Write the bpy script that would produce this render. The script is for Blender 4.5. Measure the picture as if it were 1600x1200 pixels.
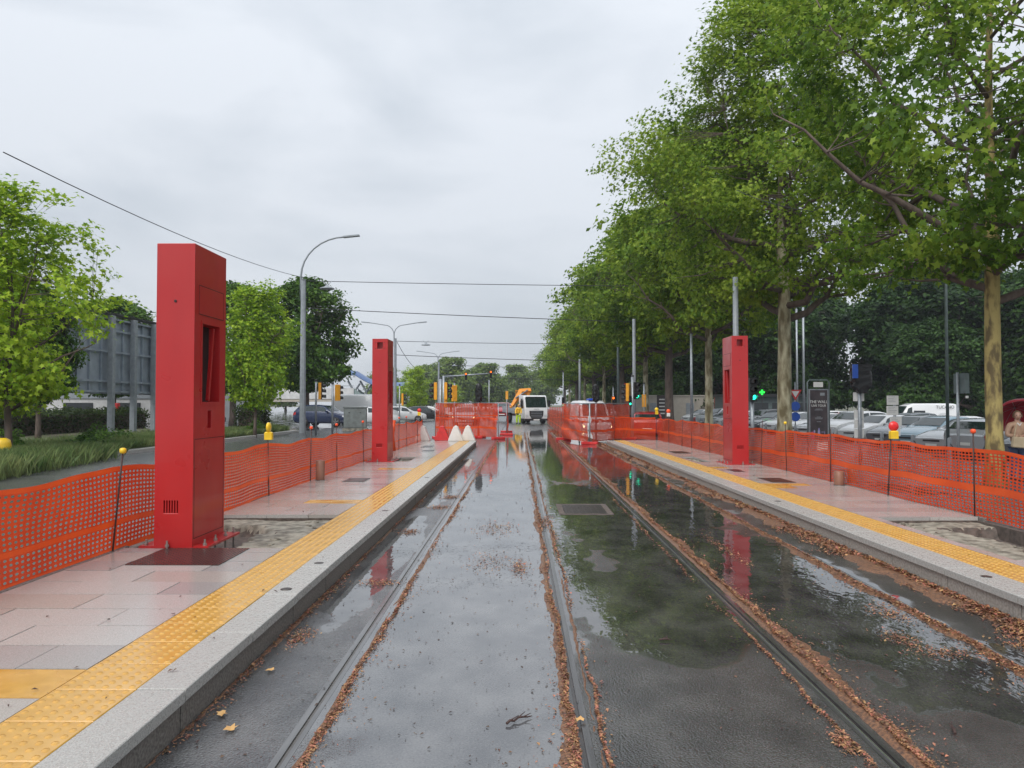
import bpy, bmesh, math, random
import numpy as np
from mathutils import Vector, Matrix, noise

random.seed(7); np.random.seed(7)
R = math.radians
sc = bpy.context.scene
for o in list(bpy.data.objects): bpy.data.objects.remove(o)
COL = sc.collection

# ------------------------------------------------------------------ camera, world, sun, exposure
cam_d = bpy.data.cameras.new('camera'); cam = bpy.data.objects.new('camera', cam_d); COL.objects.link(cam)
cam.location = (0, 0, 1.70); cam.rotation_euler = (R(90 + 1.48), 0, R(0.573))
cam_d.sensor_width = 36; cam_d.lens = 27.0; cam_d.clip_start = 0.05; cam_d.clip_end = 3000
sc.camera = cam

SUN_EL, SUN_AZ = 48.0, 205.0
world = bpy.data.worlds.new('World'); sc.world = world; world.use_nodes = True
nt = world.node_tree; nt.nodes.clear()
def wn(t, **k):
    n = nt.nodes.new(t)
    for a, b in k.items(): setattr(n, a, b)
    return n
sky = wn('ShaderNodeTexSky', sky_type='NISHITA'); sky.sun_disc = False
sky.sun_elevation = R(SUN_EL); sky.sun_rotation = R(SUN_AZ); sky.air_density = 1.0; sky.dust_density = 3.0
tc = wn('ShaderNodeTexCoord'); sep = wn('ShaderNodeSeparateXYZ'); nt.links.new(tc.outputs['Generated'], sep.inputs[0])
mp = wn('ShaderNodeMapping'); mp.inputs['Scale'].default_value = (1.0, 1.0, 2.6); nt.links.new(tc.outputs['Generated'], mp.inputs[0])
nz = wn('ShaderNodeTexNoise'); nz.inputs['Scale'].default_value = 2.6; nz.inputs['Detail'].default_value = 5; nz.inputs['Roughness'].default_value = .5
nz.inputs['Distortion'].default_value = .35
nt.links.new(mp.outputs[0], nz.inputs['Vector'])
cr = wn('ShaderNodeValToRGB'); nt.links.new(nz.outputs['Fac'], cr.inputs[0])
cr.color_ramp.elements[0].position = .36; cr.color_ramp.elements[0].color = (.755, .815, .89, 1)
cr.color_ramp.elements[1].position = .56; cr.color_ramp.elements[1].color = (.925, .975, 1.045, 1)
grad = wn('ShaderNodeMapRange'); nt.links.new(sep.outputs['Z'], grad.inputs[0])
grad.inputs[1].default_value = -.02; grad.inputs[2].default_value = 1.0; grad.inputs[3].default_value = 4.35; grad.inputs[4].default_value = 7.9
mul = wn('ShaderNodeVectorMath', operation='SCALE'); nt.links.new(cr.outputs[0], mul.inputs[0]); nt.links.new(grad.outputs[0], mul.inputs['Scale'])
mx = wn('ShaderNodeMixRGB'); mx.inputs[0].default_value = .93
nt.links.new(sky.outputs[0], mx.inputs[1]); nt.links.new(mul.outputs[0], mx.inputs[2])
bg = wn('ShaderNodeBackground'); bg.inputs[1].default_value = .1; nt.links.new(mx.outputs[0], bg.inputs[0])
wo = wn('ShaderNodeOutputWorld'); nt.links.new(bg.outputs[0], wo.inputs[0])

sd = bpy.data.lights.new('sun', 'SUN'); sd.energy = 1.5; sd.angle = R(40); sd.color = (1, .97, .92)
sun = bpy.data.objects.new('sun', sd); COL.objects.link(sun)
sun.rotation_euler = (R(90 - SUN_EL), 0, R(180 - SUN_AZ)); sun.location = (0, -20, 60)
sc.view_settings.view_transform = 'Standard'; sc.view_settings.look = 'None'
sc.view_settings.exposure = 0.70; sc.view_settings.gamma = 1.0; sc.view_settings.use_curve_mapping = False
HAZE = 0.0004

# ------------------------------------------------------------------ tagging and scene tree
def tag(o, label=None, cat=None, group=None, kind=None):
    if label: o['label'] = label
    if cat: o['category'] = cat
    if group: o['group'] = group
    if kind: o['kind'] = kind
    return o
def thing(name, label, cat, loc=(0, 0, 0), rz=0, group=None, kind=None):
    o = bpy.data.objects.new(name, None); COL.objects.link(o); o.empty_display_size = .2
    o.location = loc; o.rotation_euler = (0, 0, rz)
    return tag(o, label, cat, group, kind)
def link(name, me, parent=None, loc=None, rz=None):
    o = bpy.data.objects.new(name, me); COL.objects.link(o)
    if parent is not None: o.parent = parent
    if loc is not None: o.location = loc
    if rz is not None: o.rotation_euler = (0, 0, rz)
    return o
KIDS = {}
def copy_tree(o, label=None, loc=None, rz=None, scale=None):
    c = o.copy(); COL.objects.link(c)
    if label: c['label'] = label
    if loc is not None: c.location = loc
    if rz is not None: c.rotation_euler = (0, 0, rz)
    if scale is not None: c.scale = scale
    for ch in list(o.children):
        d = ch.copy(); COL.objects.link(d); d.parent = c
        for g in list(ch.children):
            e = g.copy(); COL.objects.link(e); e.parent = d
    return c

# ------------------------------------------------------------------ materials
def ramp(nodes, links, fac, stops):
    n = nodes.new('ShaderNodeValToRGB'); links.new(fac, n.inputs[0])
    el = n.color_ramp.elements
    while len(el) < len(stops): el.new(.5)
    for e, (p, c) in zip(el, stops): e.position = p; e.color = (*c, 1) if len(c) == 3 else c
    return n.outputs[0]
MATS = {}
def mat(name, c1, c2=None, rough=.5, metal=0., scale=6., bump=0., bscale=None, stretch=(1, 1, 1), detail=4, spec=.5,
        island=0., emit=None, coat=0., lo=.35, hi=.65, rvar=0., trans=0., wet=False):
    if name in MATS: return MATS[name]
    m = bpy.data.materials.new(name); m.use_nodes = True; MATS[name] = m
    N, L = m.node_tree.nodes, m.node_tree.links
    b = N['Principled BSDF']
    b.inputs['Metallic'].default_value = metal; b.inputs['Roughness'].default_value = rough
    b.inputs['Specular IOR Level'].default_value = spec; b.inputs['Coat Weight'].default_value = coat
    b.inputs['Coat Roughness'].default_value = .06
    tcn = N.new('ShaderNodeTexCoord'); mpn = N.new('ShaderNodeMapping'); mpn.inputs['Scale'].default_value = stretch
    L.new(tcn.outputs['Object'], mpn.inputs[0])
    nzn = N.new('ShaderNodeTexNoise'); nzn.inputs['Scale'].default_value = scale; nzn.inputs['Detail'].default_value = detail
    L.new(mpn.outputs[0], nzn.inputs['Vector'])
    out = ramp(N, L, nzn.outputs['Fac'], [(lo, c1), (hi, c2 if c2 else tuple(x * .82 for x in c1))])
    if island:
        g = N.new('ShaderNodeNewGeometry'); hs = N.new('ShaderNodeHueSaturation')
        mr = N.new('ShaderNodeMapRange'); L.new(g.outputs['Random Per Island'], mr.inputs[0])
        mr.inputs[3].default_value = 1 - island; mr.inputs[4].default_value = 1 + island
        L.new(mr.outputs[0], hs.inputs['Value']); L.new(out, hs.inputs['Color'])
        mh = N.new('ShaderNodeMapRange'); mu = N.new('ShaderNodeMath'); mu.operation = 'FRACT'
        m7 = N.new('ShaderNodeMath'); m7.operation = 'MULTIPLY'; m7.inputs[1].default_value = 17.3
        L.new(g.outputs['Random Per Island'], m7.inputs[0]); L.new(m7.outputs[0], mu.inputs[0]); L.new(mu.outputs[0], mh.inputs[0])
        mh.inputs[3].default_value = .5 - island * .05; mh.inputs[4].default_value = .5 + island * .05
        L.new(mh.outputs[0], hs.inputs['Hue']); out = hs.outputs[0]
    L.new(out, b.inputs['Base Color'])
    if rvar:
        n2 = N.new('ShaderNodeTexNoise'); n2.inputs['Scale'].default_value = scale * .4; n2.inputs['Detail'].default_value = 3
        L.new(tcn.outputs['Object'], n2.inputs['Vector'])
        mr2 = N.new('ShaderNodeMapRange'); L.new(n2.outputs['Fac'], mr2.inputs[0]); mr2.inputs[1].default_value = .35; mr2.inputs[2].default_value = .65
        mr2.inputs[3].default_value = max(.03, rough - rvar); mr2.inputs[4].default_value = rough + rvar
        L.new(mr2.outputs[0], b.inputs['Roughness'])
    if bump:
        n3 = N.new('ShaderNodeTexNoise'); n3.inputs['Scale'].default_value = bscale or scale * 8; n3.inputs['Detail'].default_value = 3
        L.new(mpn.outputs[0], n3.inputs['Vector'])
        bp = N.new('ShaderNodeBump'); bp.inputs['Strength'].default_value = bump; bp.inputs['Distance'].default_value = .01
        L.new(n3.outputs['Fac'], bp.inputs['Height']); L.new(bp.outputs[0], b.inputs['Normal'])
    if emit:
        b.inputs['Emission Color'].default_value = (*emit[0], 1); b.inputs['Emission Strength'].default_value = emit[1]
    if trans:
        t = N.new('ShaderNodeBsdfTranslucent'); L.new(out, t.inputs[0])
        ms = N.new('ShaderNodeMixShader'); ms.inputs[0].default_value = trans
        L.new(b.outputs[0], ms.inputs[1]); L.new(t.outputs[0], ms.inputs[2]); L.new(ms.outputs[0], N['Material Output'].inputs[0])
    return m

def leaf_mat(name, dark, mid, light, scale=.55, trans=.42):
    m = bpy.data.materials.new(name); m.use_nodes = True
    N, L = m.node_tree.nodes, m.node_tree.links; b = N['Principled BSDF']
    b.inputs['Roughness'].default_value = .5; b.inputs['Specular IOR Level'].default_value = .22
    tcn = N.new('ShaderNodeTexCoord'); nzn = N.new('ShaderNodeTexNoise'); nzn.inputs['Scale'].default_value = scale; nzn.inputs['Detail'].default_value = 3
    L.new(tcn.outputs['Object'], nzn.inputs['Vector'])
    g = N.new('ShaderNodeNewGeometry'); ad = N.new('ShaderNodeMath'); ad.operation = 'MULTIPLY_ADD'
    L.new(g.outputs['Random Per Island'], ad.inputs[0]); ad.inputs[1].default_value = .36; L.new(nzn.outputs['Fac'], ad.inputs[2])
    oi = N.new('ShaderNodeObjectInfo'); a2 = N.new('ShaderNodeMath'); a2.operation = 'MULTIPLY_ADD'
    L.new(oi.outputs['Random'], a2.inputs[0]); a2.inputs[1].default_value = .16; L.new(ad.outputs[0], a2.inputs[2])
    c = ramp(N, L, a2.outputs[0], [(.48, dark), (.70, mid), (.92, light)])
    L.new(c, b.inputs['Base Color'])
    t = N.new('ShaderNodeBsdfTranslucent'); L.new(c, t.inputs[0])
    ms = N.new('ShaderNodeMixShader'); ms.inputs[0].default_value = trans
    L.new(b.outputs[0], ms.inputs[1]); L.new(t.outputs[0], ms.inputs[2]); L.new(ms.outputs[0], N['Material Output'].inputs[0])
    return m

def wet_road(name, blobs, base=(.032, .032, .034), base2=(.055, .054, .052), bias=0., pud_spec=.9):
    """wet asphalt: rough damp surface with smooth standing water inside the listed elliptical hollows"""
    m = bpy.data.materials.new(name); m.use_nodes = True
    N, L = m.node_tree.nodes, m.node_tree.links; b = N['Principled BSDF']; b.inputs['IOR'].default_value = 1.62
    def math_(op, a, bb=None, c=None):
        n = N.new('ShaderNodeMath'); n.operation = op
        for i, v in enumerate((a, bb, c)):
            if v is None: continue
            if isinstance(v, (int, float)): n.inputs[i].default_value = v
            else: L.new(v, n.inputs[i])
        return n.outputs[0]
    g = N.new('ShaderNodeNewGeometry'); s = N.new('ShaderNodeSeparateXYZ'); L.new(g.outputs['Position'], s.inputs[0])
    X, Y = s.outputs['X'], s.outputs['Y']
    def noi(scale, detail, sx=1, sy=1, rough=.5):
        mpn = N.new('ShaderNodeMapping'); mpn.inputs['Scale'].default_value = (sx, sy, 1); L.new(g.outputs['Position'], mpn.inputs[0])
        n = N.new('ShaderNodeTexNoise'); n.inputs['Scale'].default_value = scale; n.inputs['Detail'].default_value = detail; n.inputs['Roughness'].default_value = rough
        L.new(mpn.outputs[0], n.inputs['Vector']); return n.outputs['Fac']
    big = noi(.55, 4, 1.6, .7); med = noi(3.0, 5, 1, .7); fine = noi(75, 3, 1, 1, .7)
    f = None
    for (cx, cy, rx, ry) in blobs:
        dx = math_('MULTIPLY', math_('SUBTRACT', X, cx), 1 / rx); dy = math_('MULTIPLY', math_('SUBTRACT', Y, cy), 1 / ry)
        d = math_('SQRT', math_('ADD', math_('MULTIPLY', dx, dx), math_('MULTIPLY', dy, dy)))
        v = math_('SUBTRACT', 1.0, d)
        f = v if f is None else math_('MAXIMUM', f, v)
    nn = math_('MULTIPLY_ADD', big, 1.6, -.8); n2 = math_('MULTIPLY_ADD', med, .9, -.45)
    tot = math_('ADD', nn, n2)
    tot = math_('ADD', tot, bias)
    if f is not None: tot = math_('ADD', math_('MAXIMUM', math_('MULTIPLY', f, 1.5), -.55), tot)
    mask = N.new('ShaderNodeMapRange'); L.new(tot, mask.inputs[0]); mask.inputs[1].default_value = -.07; mask.inputs[2].default_value = .09
    mask.interpolation_type = 'SMOOTHSTEP'
    M = mask.outputs[0]
    rough = N.new('ShaderNodeMapRange'); L.new(M, rough.inputs[0]); rough.inputs[3].default_value = .24; rough.inputs[4].default_value = .015
    L.new(rough.outputs[0], b.inputs['Roughness'])
    spec = N.new('ShaderNodeMapRange'); L.new(M, spec.inputs[0]); spec.inputs[3].default_value = .75; spec.inputs[4].default_value = pud_spec
    L.new(spec.outputs[0], b.inputs['Specular IOR Level'])
    c = ramp(N, L, math_('ADD', math_('MULTIPLY', med, .5), math_('MULTIPLY', fine, .5)), [(.42, base), (.60, base2)])
    L.new(c, b.inputs['Base Color'])
    # bump: chippings where rough, faint rain ripples where standing water
    chip = N.new('ShaderNodeTexVoronoi'); chip.inputs['Scale'].default_value = 88; L.new(g.outputs['Position'], chip.inputs['Vector'])
    h1 = math_('MULTIPLY', math_('MULTIPLY_ADD', chip.outputs['Distance'], -1.0, 1.0), math_('SUBTRACT', 1.0, M))
    rip = noi(9, 2, 1, .45)
    h2 = math_('MULTIPLY', math_('MULTIPLY', rip, M), .28)
    h = math_('ADD', math_('MULTIPLY', h1, .42), h2)
    bp = N.new('ShaderNodeBump'); bp.inputs['Strength'].default_value = .75; bp.inputs['Distance'].default_value = .008
    L.new(h, bp.inputs['Height']); L.new(bp.outputs[0], b.inputs['Normal'])
    return m

M_road = wet_road('wet_asphalt', [(-.45, 6.5, 1.0, 3.0), (-.3, 8.5, 1.2, 4), (-.4, 17, 1.2, 11), (-.6, 30, 1.6, 14), (1.15, 6.6, .75, 1.6), (1.2, 12.5, .8, 4.2),
                                  (2.55, 7.8, .85, 3.2), (2.4, 15, 1.0, 5.5), (1.9, 24, 2.0, 9), (1.5, 38, 4, 12), (-1.6, 9, .25, 3),
                                  (3.1, 4.8, .6, .9)], base=(.026, .025, .025), base2=(.078, .074, .071))
M_road_l = wet_road('wet_pale_asphalt', [(-.45, 6.5, 1.3, 3.2), (-.3, 9, 1.6, 5), (-.4, 17, 1.6, 12), (-.6, 30, 1.8, 14)], base=(.075, .077, .083), base2=(.15, .15, .152), bias=.05, pud_spec=1.0)
M_road_k = wet_road('wet_gutter_asphalt', [(-1.5, 9, .3, 3), (-1.6, 18, .5, 6)], base=(.055, .056, .06), base2=(.12, .12, .12), bias=-.05)
M_side = wet_road('wet_side_asphalt', [], base=(.05, .052, .055), base2=(.085, .085, .085), bias=.1)
M_park = wet_road('wet_parking_asphalt', [], base=(.05, .05, .052), base2=(.08, .08, .08), bias=-.1)
M_granite = mat('granite_slab', (.44, .42, .41), (.30, .285, .28), rough=.22, scale=120, bump=.12, bscale=300, rvar=.1, detail=2, island=0, spec=.65)
def slab_mat(name, c):
    m = mat(name, tuple(x * 1.12 for x in c), tuple(x * .80 for x in c), rough=.16, scale=140, bump=.08, bscale=260, rvar=.09, detail=3, spec=.7)
    return m
M_slabs = [slab_mat('pale_granite_slab', (.42, .41, .39)), slab_mat('warm_granite_slab', (.385, .36, .33)), slab_mat('grey_granite_slab', (.33, .325, .315))]
M_kerb = mat('kerb_granite', (.47, .465, .44), (.29, .285, .27), rough=.3, scale=130, bump=.25, bscale=260, detail=3, rvar=.1)
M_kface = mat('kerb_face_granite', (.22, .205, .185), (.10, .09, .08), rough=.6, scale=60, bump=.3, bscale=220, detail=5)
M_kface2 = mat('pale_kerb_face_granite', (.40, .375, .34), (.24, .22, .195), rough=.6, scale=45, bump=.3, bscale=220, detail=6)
M_yellow = mat('yellow_tactile', (.59, .335, .075), (.50, .275, .055), rough=.22, scale=9, bump=.05, bscale=160, rvar=.12, spec=.6)
M_concrete = mat('broken_concrete', (.34, .31, .25), (.13, .115, .09), rough=.75, scale=9, bump=.6, bscale=60, detail=8)
M_earth = mat('bedding_mortar', (.13, .10, .085), (.06, .048, .04), rough=.8, scale=12, bump=.6, bscale=60, detail=6)
M_cover = mat('iron_cover', (.075, .065, .06), (.05, .04, .038), rough=.32, metal=.6, scale=20, bump=.2)
M_plate = mat('rusty_chequer_plate', (.13, .065, .06), (.08, .042, .042), rough=.22, metal=.65, scale=14)
M_red = mat('red_paint', (.43, .016, .017), (.385, .013, .015), rough=.36, scale=4, bump=.05, bscale=30, rvar=.09, coat=.2, stretch=(1, 1, .22), detail=8, lo=.3, hi=.7)
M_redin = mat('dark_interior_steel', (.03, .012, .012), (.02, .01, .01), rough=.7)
M_steel = mat('galvanised_steel', (.36, .39, .42), (.26, .285, .31), rough=.42, metal=.55, scale=10, bump=.05)
M_paintgrey = mat('grey_painted_steel', (.30, .33, .36), (.24, .265, .29), rough=.45, scale=5)
M_greenpole = mat('green_grey_steel', (.12, .16, .16), (.09, .12, .12), rough=.45, scale=5)
M_bolt = mat('zinc_bolt', (.45, .43, .40), (.3, .28, .26), rough=.4, metal=.8)
M_rebar = mat('rusty_rebar', (.07, .035, .028), (.04, .02, .018), rough=.7, scale=40)
M_net = mat('orange_netting', (.80, .085, .020), (.66, .060, .016), rough=.38, scale=2.2, trans=.32)
M_net2 = mat('bright_orange_netting', (.90, .12, .022), (.80, .09, .018), rough=.35, scale=2.2, trans=.30)
M_rail = mat('worn_rail_steel', (.085, .082, .082), (.045, .043, .042), rough=.2, metal=.1, scale=30, stretch=(1, .05, 1))
M_rail_p = mat('pale_wet_rail', (.13, .13, .132), (.09, .09, .092), rough=.16, scale=20, stretch=(1, .1, 1))
M_groove_p = mat('silted_groove', (.085, .075, .068), (.06, .052, .046), rough=.25, scale=12)
M_groove = mat('rail_groove', (.045, .032, .026), (.025, .02, .018), rough=.25, scale=12)
M_black = mat('black_plastic', (.016, .016, .018), (.012, .012, .013), rough=.42)
M_bag = mat('black_bin_bag', (.012, .012, .014), (.008, .008, .009), rough=.24, bump=.5, bscale=18, scale=10)
M_yel = mat('signal_yellow', (.80, .36, .02), (.70, .30, .015), rough=.35)
M_lampy = mat('yellow_lamp', (.85, .55, .02), (.7, .45, .02), rough=.3)
M_lampr = mat('red_lamp', (.75, .02, .02), (.6, .02, .02), rough=.25)
M_lampo = mat('orange_cap', (.9, .10, .02), (.8, .08, .02), rough=.4)
M_green_on = mat('lit_green_lens', (.0, .6, .35), emit=((.02, 1.0, .55), 2.2))
M_red_on = mat('lit_red_lens', (.7, .08, .0), emit=((1.0, .12, .01), 2.5))
M_pharm = mat('lit_green_cross', (.0, .5, .05), emit=((.03, 1.0, .08), .9))
M_head_on = mat('lit_headlight', (1, .9, .6), emit=((1.0, .75, .4), 4.0))
M_lens_off = mat('dark_lens', (.03, .02, .02), rough=.15)
M_glass = mat('car_glass', (.012, .022, .022), (.02, .034, .034), rough=.05, spec=.9, scale=1.5)
M_tyre = mat('tyre_rubber', (.02, .02, .02), rough=.7)
M_rim = mat('alloy_rim', (.5, .5, .52), rough=.3, metal=.9)
M_chrome = mat('bright_trim', (.6, .6, .62), rough=.2, metal=.9)
M_tail = mat('tail_lamp', (.4, .01, .01), rough=.15)
M_headl = mat('headlamp_glass', (.6, .62, .64), rough=.1)
M_platew = mat('white_sign', (.72, .72, .70), (.64, .64, .62), rough=.4)
M_bluesign = mat('blue_sign', (.02, .10, .5), rough=.35)
M_truckw = mat('white_truck_paint', (.74, .75, .76), (.66, .67, .68), rough=.22, coat=.4)
M_crane = mat('crane_orange', (.80, .30, .02), (.7, .25, .02), rough=.35)
M_hivis = mat('hivis_yellow_green', (.55, .80, .03), (.45, .7, .03), rough=.55)
M_hivis2 = mat('hivis_orange_yellow', (.85, .50, .03), (.75, .42, .03), rough=.55)
M_skin = mat('skin', (.50, .30, .22), (.45, .26, .19), rough=.5)
M_hair = mat('grey_brown_hair', (.22, .14, .08), (.12, .075, .045), rough=.5, scale=60, stretch=(1, 1, .2))
M_tan = mat('tan_jacket', (.52, .33, .22), (.40, .25, .17), rough=.6, scale=8, bump=.4, bscale=25)
M_jeans = mat('blue_jeans', (.06, .09, .18), (.045, .07, .14), rough=.7, scale=30)
M_bagc = mat('cream_shoulder_bag', (.52, .42, .28), (.44, .35, .23), rough=.6, bump=.3)
M_scarf = mat('white_scarf', (.7, .68, .66), rough=.7)
M_umb = mat('red_umbrella_cloth', (.42, .015, .035), (.34, .012, .028), rough=.4, trans=.2)
M_bark = mat('plane_bark', (.48, .44, .30), (.15, .12, .06), rough=.75, scale=3.6, bump=.8, bscale=14, stretch=(1, 1, .35), detail=7, lo=.40, hi=.60)
M_bark_y = mat('mossy_plane_bark', (.42, .33, .12), (.13, .095, .04), rough=.72, scale=5.5, bump=.9, bscale=16, stretch=(1, 1, .4), detail=8, lo=.45, hi=.60)
M_bark_g = mat('dark_bark', (.16, .12, .10), (.08, .06, .05), rough=.8, scale=6, bump=.9, bscale=20, stretch=(1, 1, .3), detail=6)
M_leaf = leaf_mat('plane_leaf', (.058, .120, .012), (.150, .262, .024), (.310, .415, .048))
M_leaf_dk = leaf_mat('dark_wood_leaf', (.010, .028, .008), (.024, .062, .013), (.055, .118, .022), trans=.3)  # dark green foliage colour for the wood beyond the car park
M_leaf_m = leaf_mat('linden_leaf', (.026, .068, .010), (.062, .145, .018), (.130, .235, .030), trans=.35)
M_leaf_y = leaf_mat('young_leaf', (.110, .220, .014), (.230, .390, .024), (.420, .560, .045), scale=1.1)
M_leaf_f = leaf_mat('far_leaf', (.060, .110, .028), (.125, .200, .045), (.230, .310, .070))
M_grass = mat('tall_grass', (.095, .16, .045), (.22, .27, .10), rough=.6, scale=.8, island=.35, trans=.35)
M_soil = mat('verge_soil', (.07, .09, .035), (.11, .09, .055), rough=.85, scale=1.2, bump=.6)
M_hedge = leaf_mat('hedge_leaf', (.018, .034, .010), (.035, .062, .016), (.070, .105, .028), scale=2)
M_fluff = mat('brown_seed_fluff', (.36, .17, .085), (.17, .078, .042), rough=.5, scale=9, island=.6)
M_litter = mat('dark_litter', (.10, .05, .03), (.05, .028, .02), rough=.5, scale=5, island=.5)
M_dry = mat('dry_yellow_leaf', (.62, .40, .14), (.48, .28, .09), rough=.5, island=.2)
M_bill = mat('blue_grey_board', (.36, .41, .47), (.25, .29, .34), rough=.5, metal=.2, scale=1.4, bump=.15, detail=7)
M_wire = mat('cable', (.03, .03, .035), rough=.5)
M_paper = mat('poster_paper', (.07, .055, .06), (.03, .025, .03), rough=.3, scale=3)
M_blueroof = mat('blue_metal_roof', (.10, .17, .33), (.08, .13, .27), rough=.4, scale=3)
M_railg = mat('green_glass_rail', (.28, .36, .35), (.22, .3, .29), rough=.3)
M_wallw = mat('white_render', (.60, .60, .60), (.50, .50, .5), rough=.7, scale=1.5)
M_wallb = mat('beige_render', (.46, .42, .36), (.40, .36, .31), rough=.8, scale=2)
M_brick = mat('red_brick', (.34, .13, .10), (.26, .10, .08), rough=.8, scale=8)
M_darkwin = mat('dark_window', (.03, .035, .04), rough=.1)
M_cab = mat('weathered_cabinet', (.20, .225, .22), (.14, .155, .15), rough=.5, scale=4, bump=.1, detail=7)
M_terra = mat('brown_bollard_paint', (.26, .12, .075), (.2, .09, .06), rough=.4)
M_whitep = mat('white_plastic', (.72, .70, .67), (.6, .58, .55), rough=.4, scale=3)
M_redp = mat('red_plastic', (.62, .03, .03), (.5, .03, .03), rough=.4)

# ------------------------------------------------------------------ mesh builder
class MB:
    def __init__(s): s.v = []; s.f = []; s.m = []; s.sm = []
    def add(s, vs, fs, mi=0, smooth=False):
        b = len(s.v); s.v += [tuple(v) for v in vs]
        for f in fs: s.f.append(tuple(i + b for i in f)); s.m.append(mi); s.sm.append(smooth)
        return s
    def box(s, x0, x1, y0, y1, z0, z1, mi=0, M=None, ch=0.):
        if ch > 0:
            c = ch
            vs = []; 
            for z, i in ((z0, 0), (z1 - c, 0), (z1, c)):
                vs += [(x0 + i, y0 + i, z), (x1 - i, y0 + i, z), (x1 - i, y1 - i, z), (x0 + i, y1 - i, z)]
            fs = [(3, 2, 1, 0), (8, 9, 10, 11)]
            for k in (0, 4):
                for a in range(4): b = (a + 1) % 4; fs.append((k + a, k + b, k + 4 + b, k + 4 + a))
        else:
            vs = [(x0, y0, z0), (x1, y0, z0), (x1, y1, z0), (x0, y1, z0), (x0, y0, z1), (x1, y0, z1), (x1, y1, z1), (x0, y1, z1)]
            fs = [(3, 2, 1, 0), (4, 5, 6, 7), (0, 1, 5, 4), (1, 2, 6, 5), (2, 3, 7, 6), (3, 0, 4, 7)]
        if M is not None: vs = [M @ Vector(v) for v in vs]
        return s.add(vs, fs, mi)
    def tube(s, pts, rad, n=8, mi=0, cap=True, smooth=True):
        pts = [Vector(p) for p in pts]
        if not hasattr(rad, '__len__'): rad = [rad] * len(pts)
        b = len(s.v); up = Vector((0, 0, 1))
        prev = None
        for i, p in enumerate(pts):
            d = (pts[min(i + 1, len(pts) - 1)] - pts[max(i - 1, 0)]).normalized()
            if prev is None:
                a = d.cross(up if abs(d.z) < .95 else Vector((1, 0, 0))).normalized()
            else:
                a = (prev - d * prev.dot(d)).normalized()
            prev = a; c = d.cross(a)
            for k in range(n):
                t = 2 * math.pi * k / n
                s.v.append(tuple(p + (a * math.cos(t) + c * math.sin(t)) * rad[i]))
        for i in range(len(pts) - 1):
            for k in range(n):
                k2 = (k + 1) % n
                s.f.append((b + i * n + k, b + i * n + k2, b + (i + 1) * n + k2, b + (i + 1) * n + k)); s.m.append(mi); s.sm.append(smooth)
        if cap:
            s.f.append(tuple(b + k for k in range(n))[::-1]); s.m.append(mi); s.sm.append(False)
            e = b + (len(pts) - 1) * n
            s.f.append(tuple(e + k for k in range(n))); s.m.append(mi); s.sm.append(False)
        return s
    def lathe(s, prof, c=(0, 0, 0), n=12, mi=0, M=None, smooth=True):
        vs = []; fs = []
        for r, z in prof:
            for k in range(n):
                t = 2 * math.pi * k / n; p = Vector((r * math.cos(t), r * math.sin(t), z))
                if M is not None: p = M @ p
                vs.append(p + Vector(c))
        for i in range(len(prof) - 1):
            for k in range(n):
                k2 = (k + 1) % n; fs.append((i * n + k, i * n + k2, (i + 1) * n + k2, (i + 1) * n + k))
        s.add(vs, fs, mi, smooth)
        s.add(vs[:n], [tuple(range(n))[::-1]], mi); s.add(vs[-n:], [tuple(range(n))], mi)
        return s
    def prism(s, poly, axis, a, b, mi=0):
        """poly: 2D points; extruded from a to b along axis ('x','y','z')"""
        def P(u, v, w):
            return {'x': (w, u, v), 'y': (u, w, v), 'z': (u, v, w)}[axis]
        n = len(poly); vs = [P(u, v, a) for u, v in poly] + [P(u, v, b) for u, v in poly]
        fs = [tuple(range(n))[::-1], tuple(range(n, 2 * n))] + [(i, (i + 1) % n, n + (i + 1) % n, n + i) for i in range(n)]
        return s.add(vs, fs, mi)
    def mesh(s, name, mats):
        me = bpy.data.meshes.new(name); me.from_pydata(s.v, [], s.f)
        if not isinstance(mats, (list, tuple)): mats = [mats]
        for m in mats: me.materials.append(m)
        if len(mats) > 1: me.polygons.foreach_set('material_index', s.m)
        me.polygons.foreach_set('use_smooth', s.sm)
        me.update(); return me
    def build(s, name, mats, parent=None, loc=None, rz=None):
        return link(name, s.mesh(name, mats), parent, loc, rz)

def np_mesh(name, verts, faces_list, mats, mat_idx=None, smooth=False):
    """faces_list: list of int arrays (n,k), polygons of k corners"""
    me = bpy.data.meshes.new(name)
    me.vertices.add(len(verts)); me.vertices.foreach_set('co', np.asarray(verts, dtype=np.float32).ravel())
    loops = np.concatenate([f.ravel() for f in faces_list]); tot = np.concatenate([np.full(len(f), f.shape[1]) for f in faces_list])
    start = np.concatenate([[0], np.cumsum(tot)[:-1]])
    me.loops.add(len(loops)); me.loops.foreach_set('vertex_index', loops.astype(np.int32))
    me.polygons.add(len(tot)); me.polygons.foreach_set('loop_start', start.astype(np.int32)); me.polygons.foreach_set('loop_total', tot.astype(np.int32))
    if mat_idx is not None: me.polygons.foreach_set('material_index', np.asarray(mat_idx, dtype=np.int32))
    me.polygons.foreach_set('use_smooth', np.full(len(tot), smooth))
    if not isinstance(mats, (list, tuple)): mats = [mats]
    for m in mats: me.materials.append(m)
    me.update(calc_edges=True); me.validate(); return me

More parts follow.
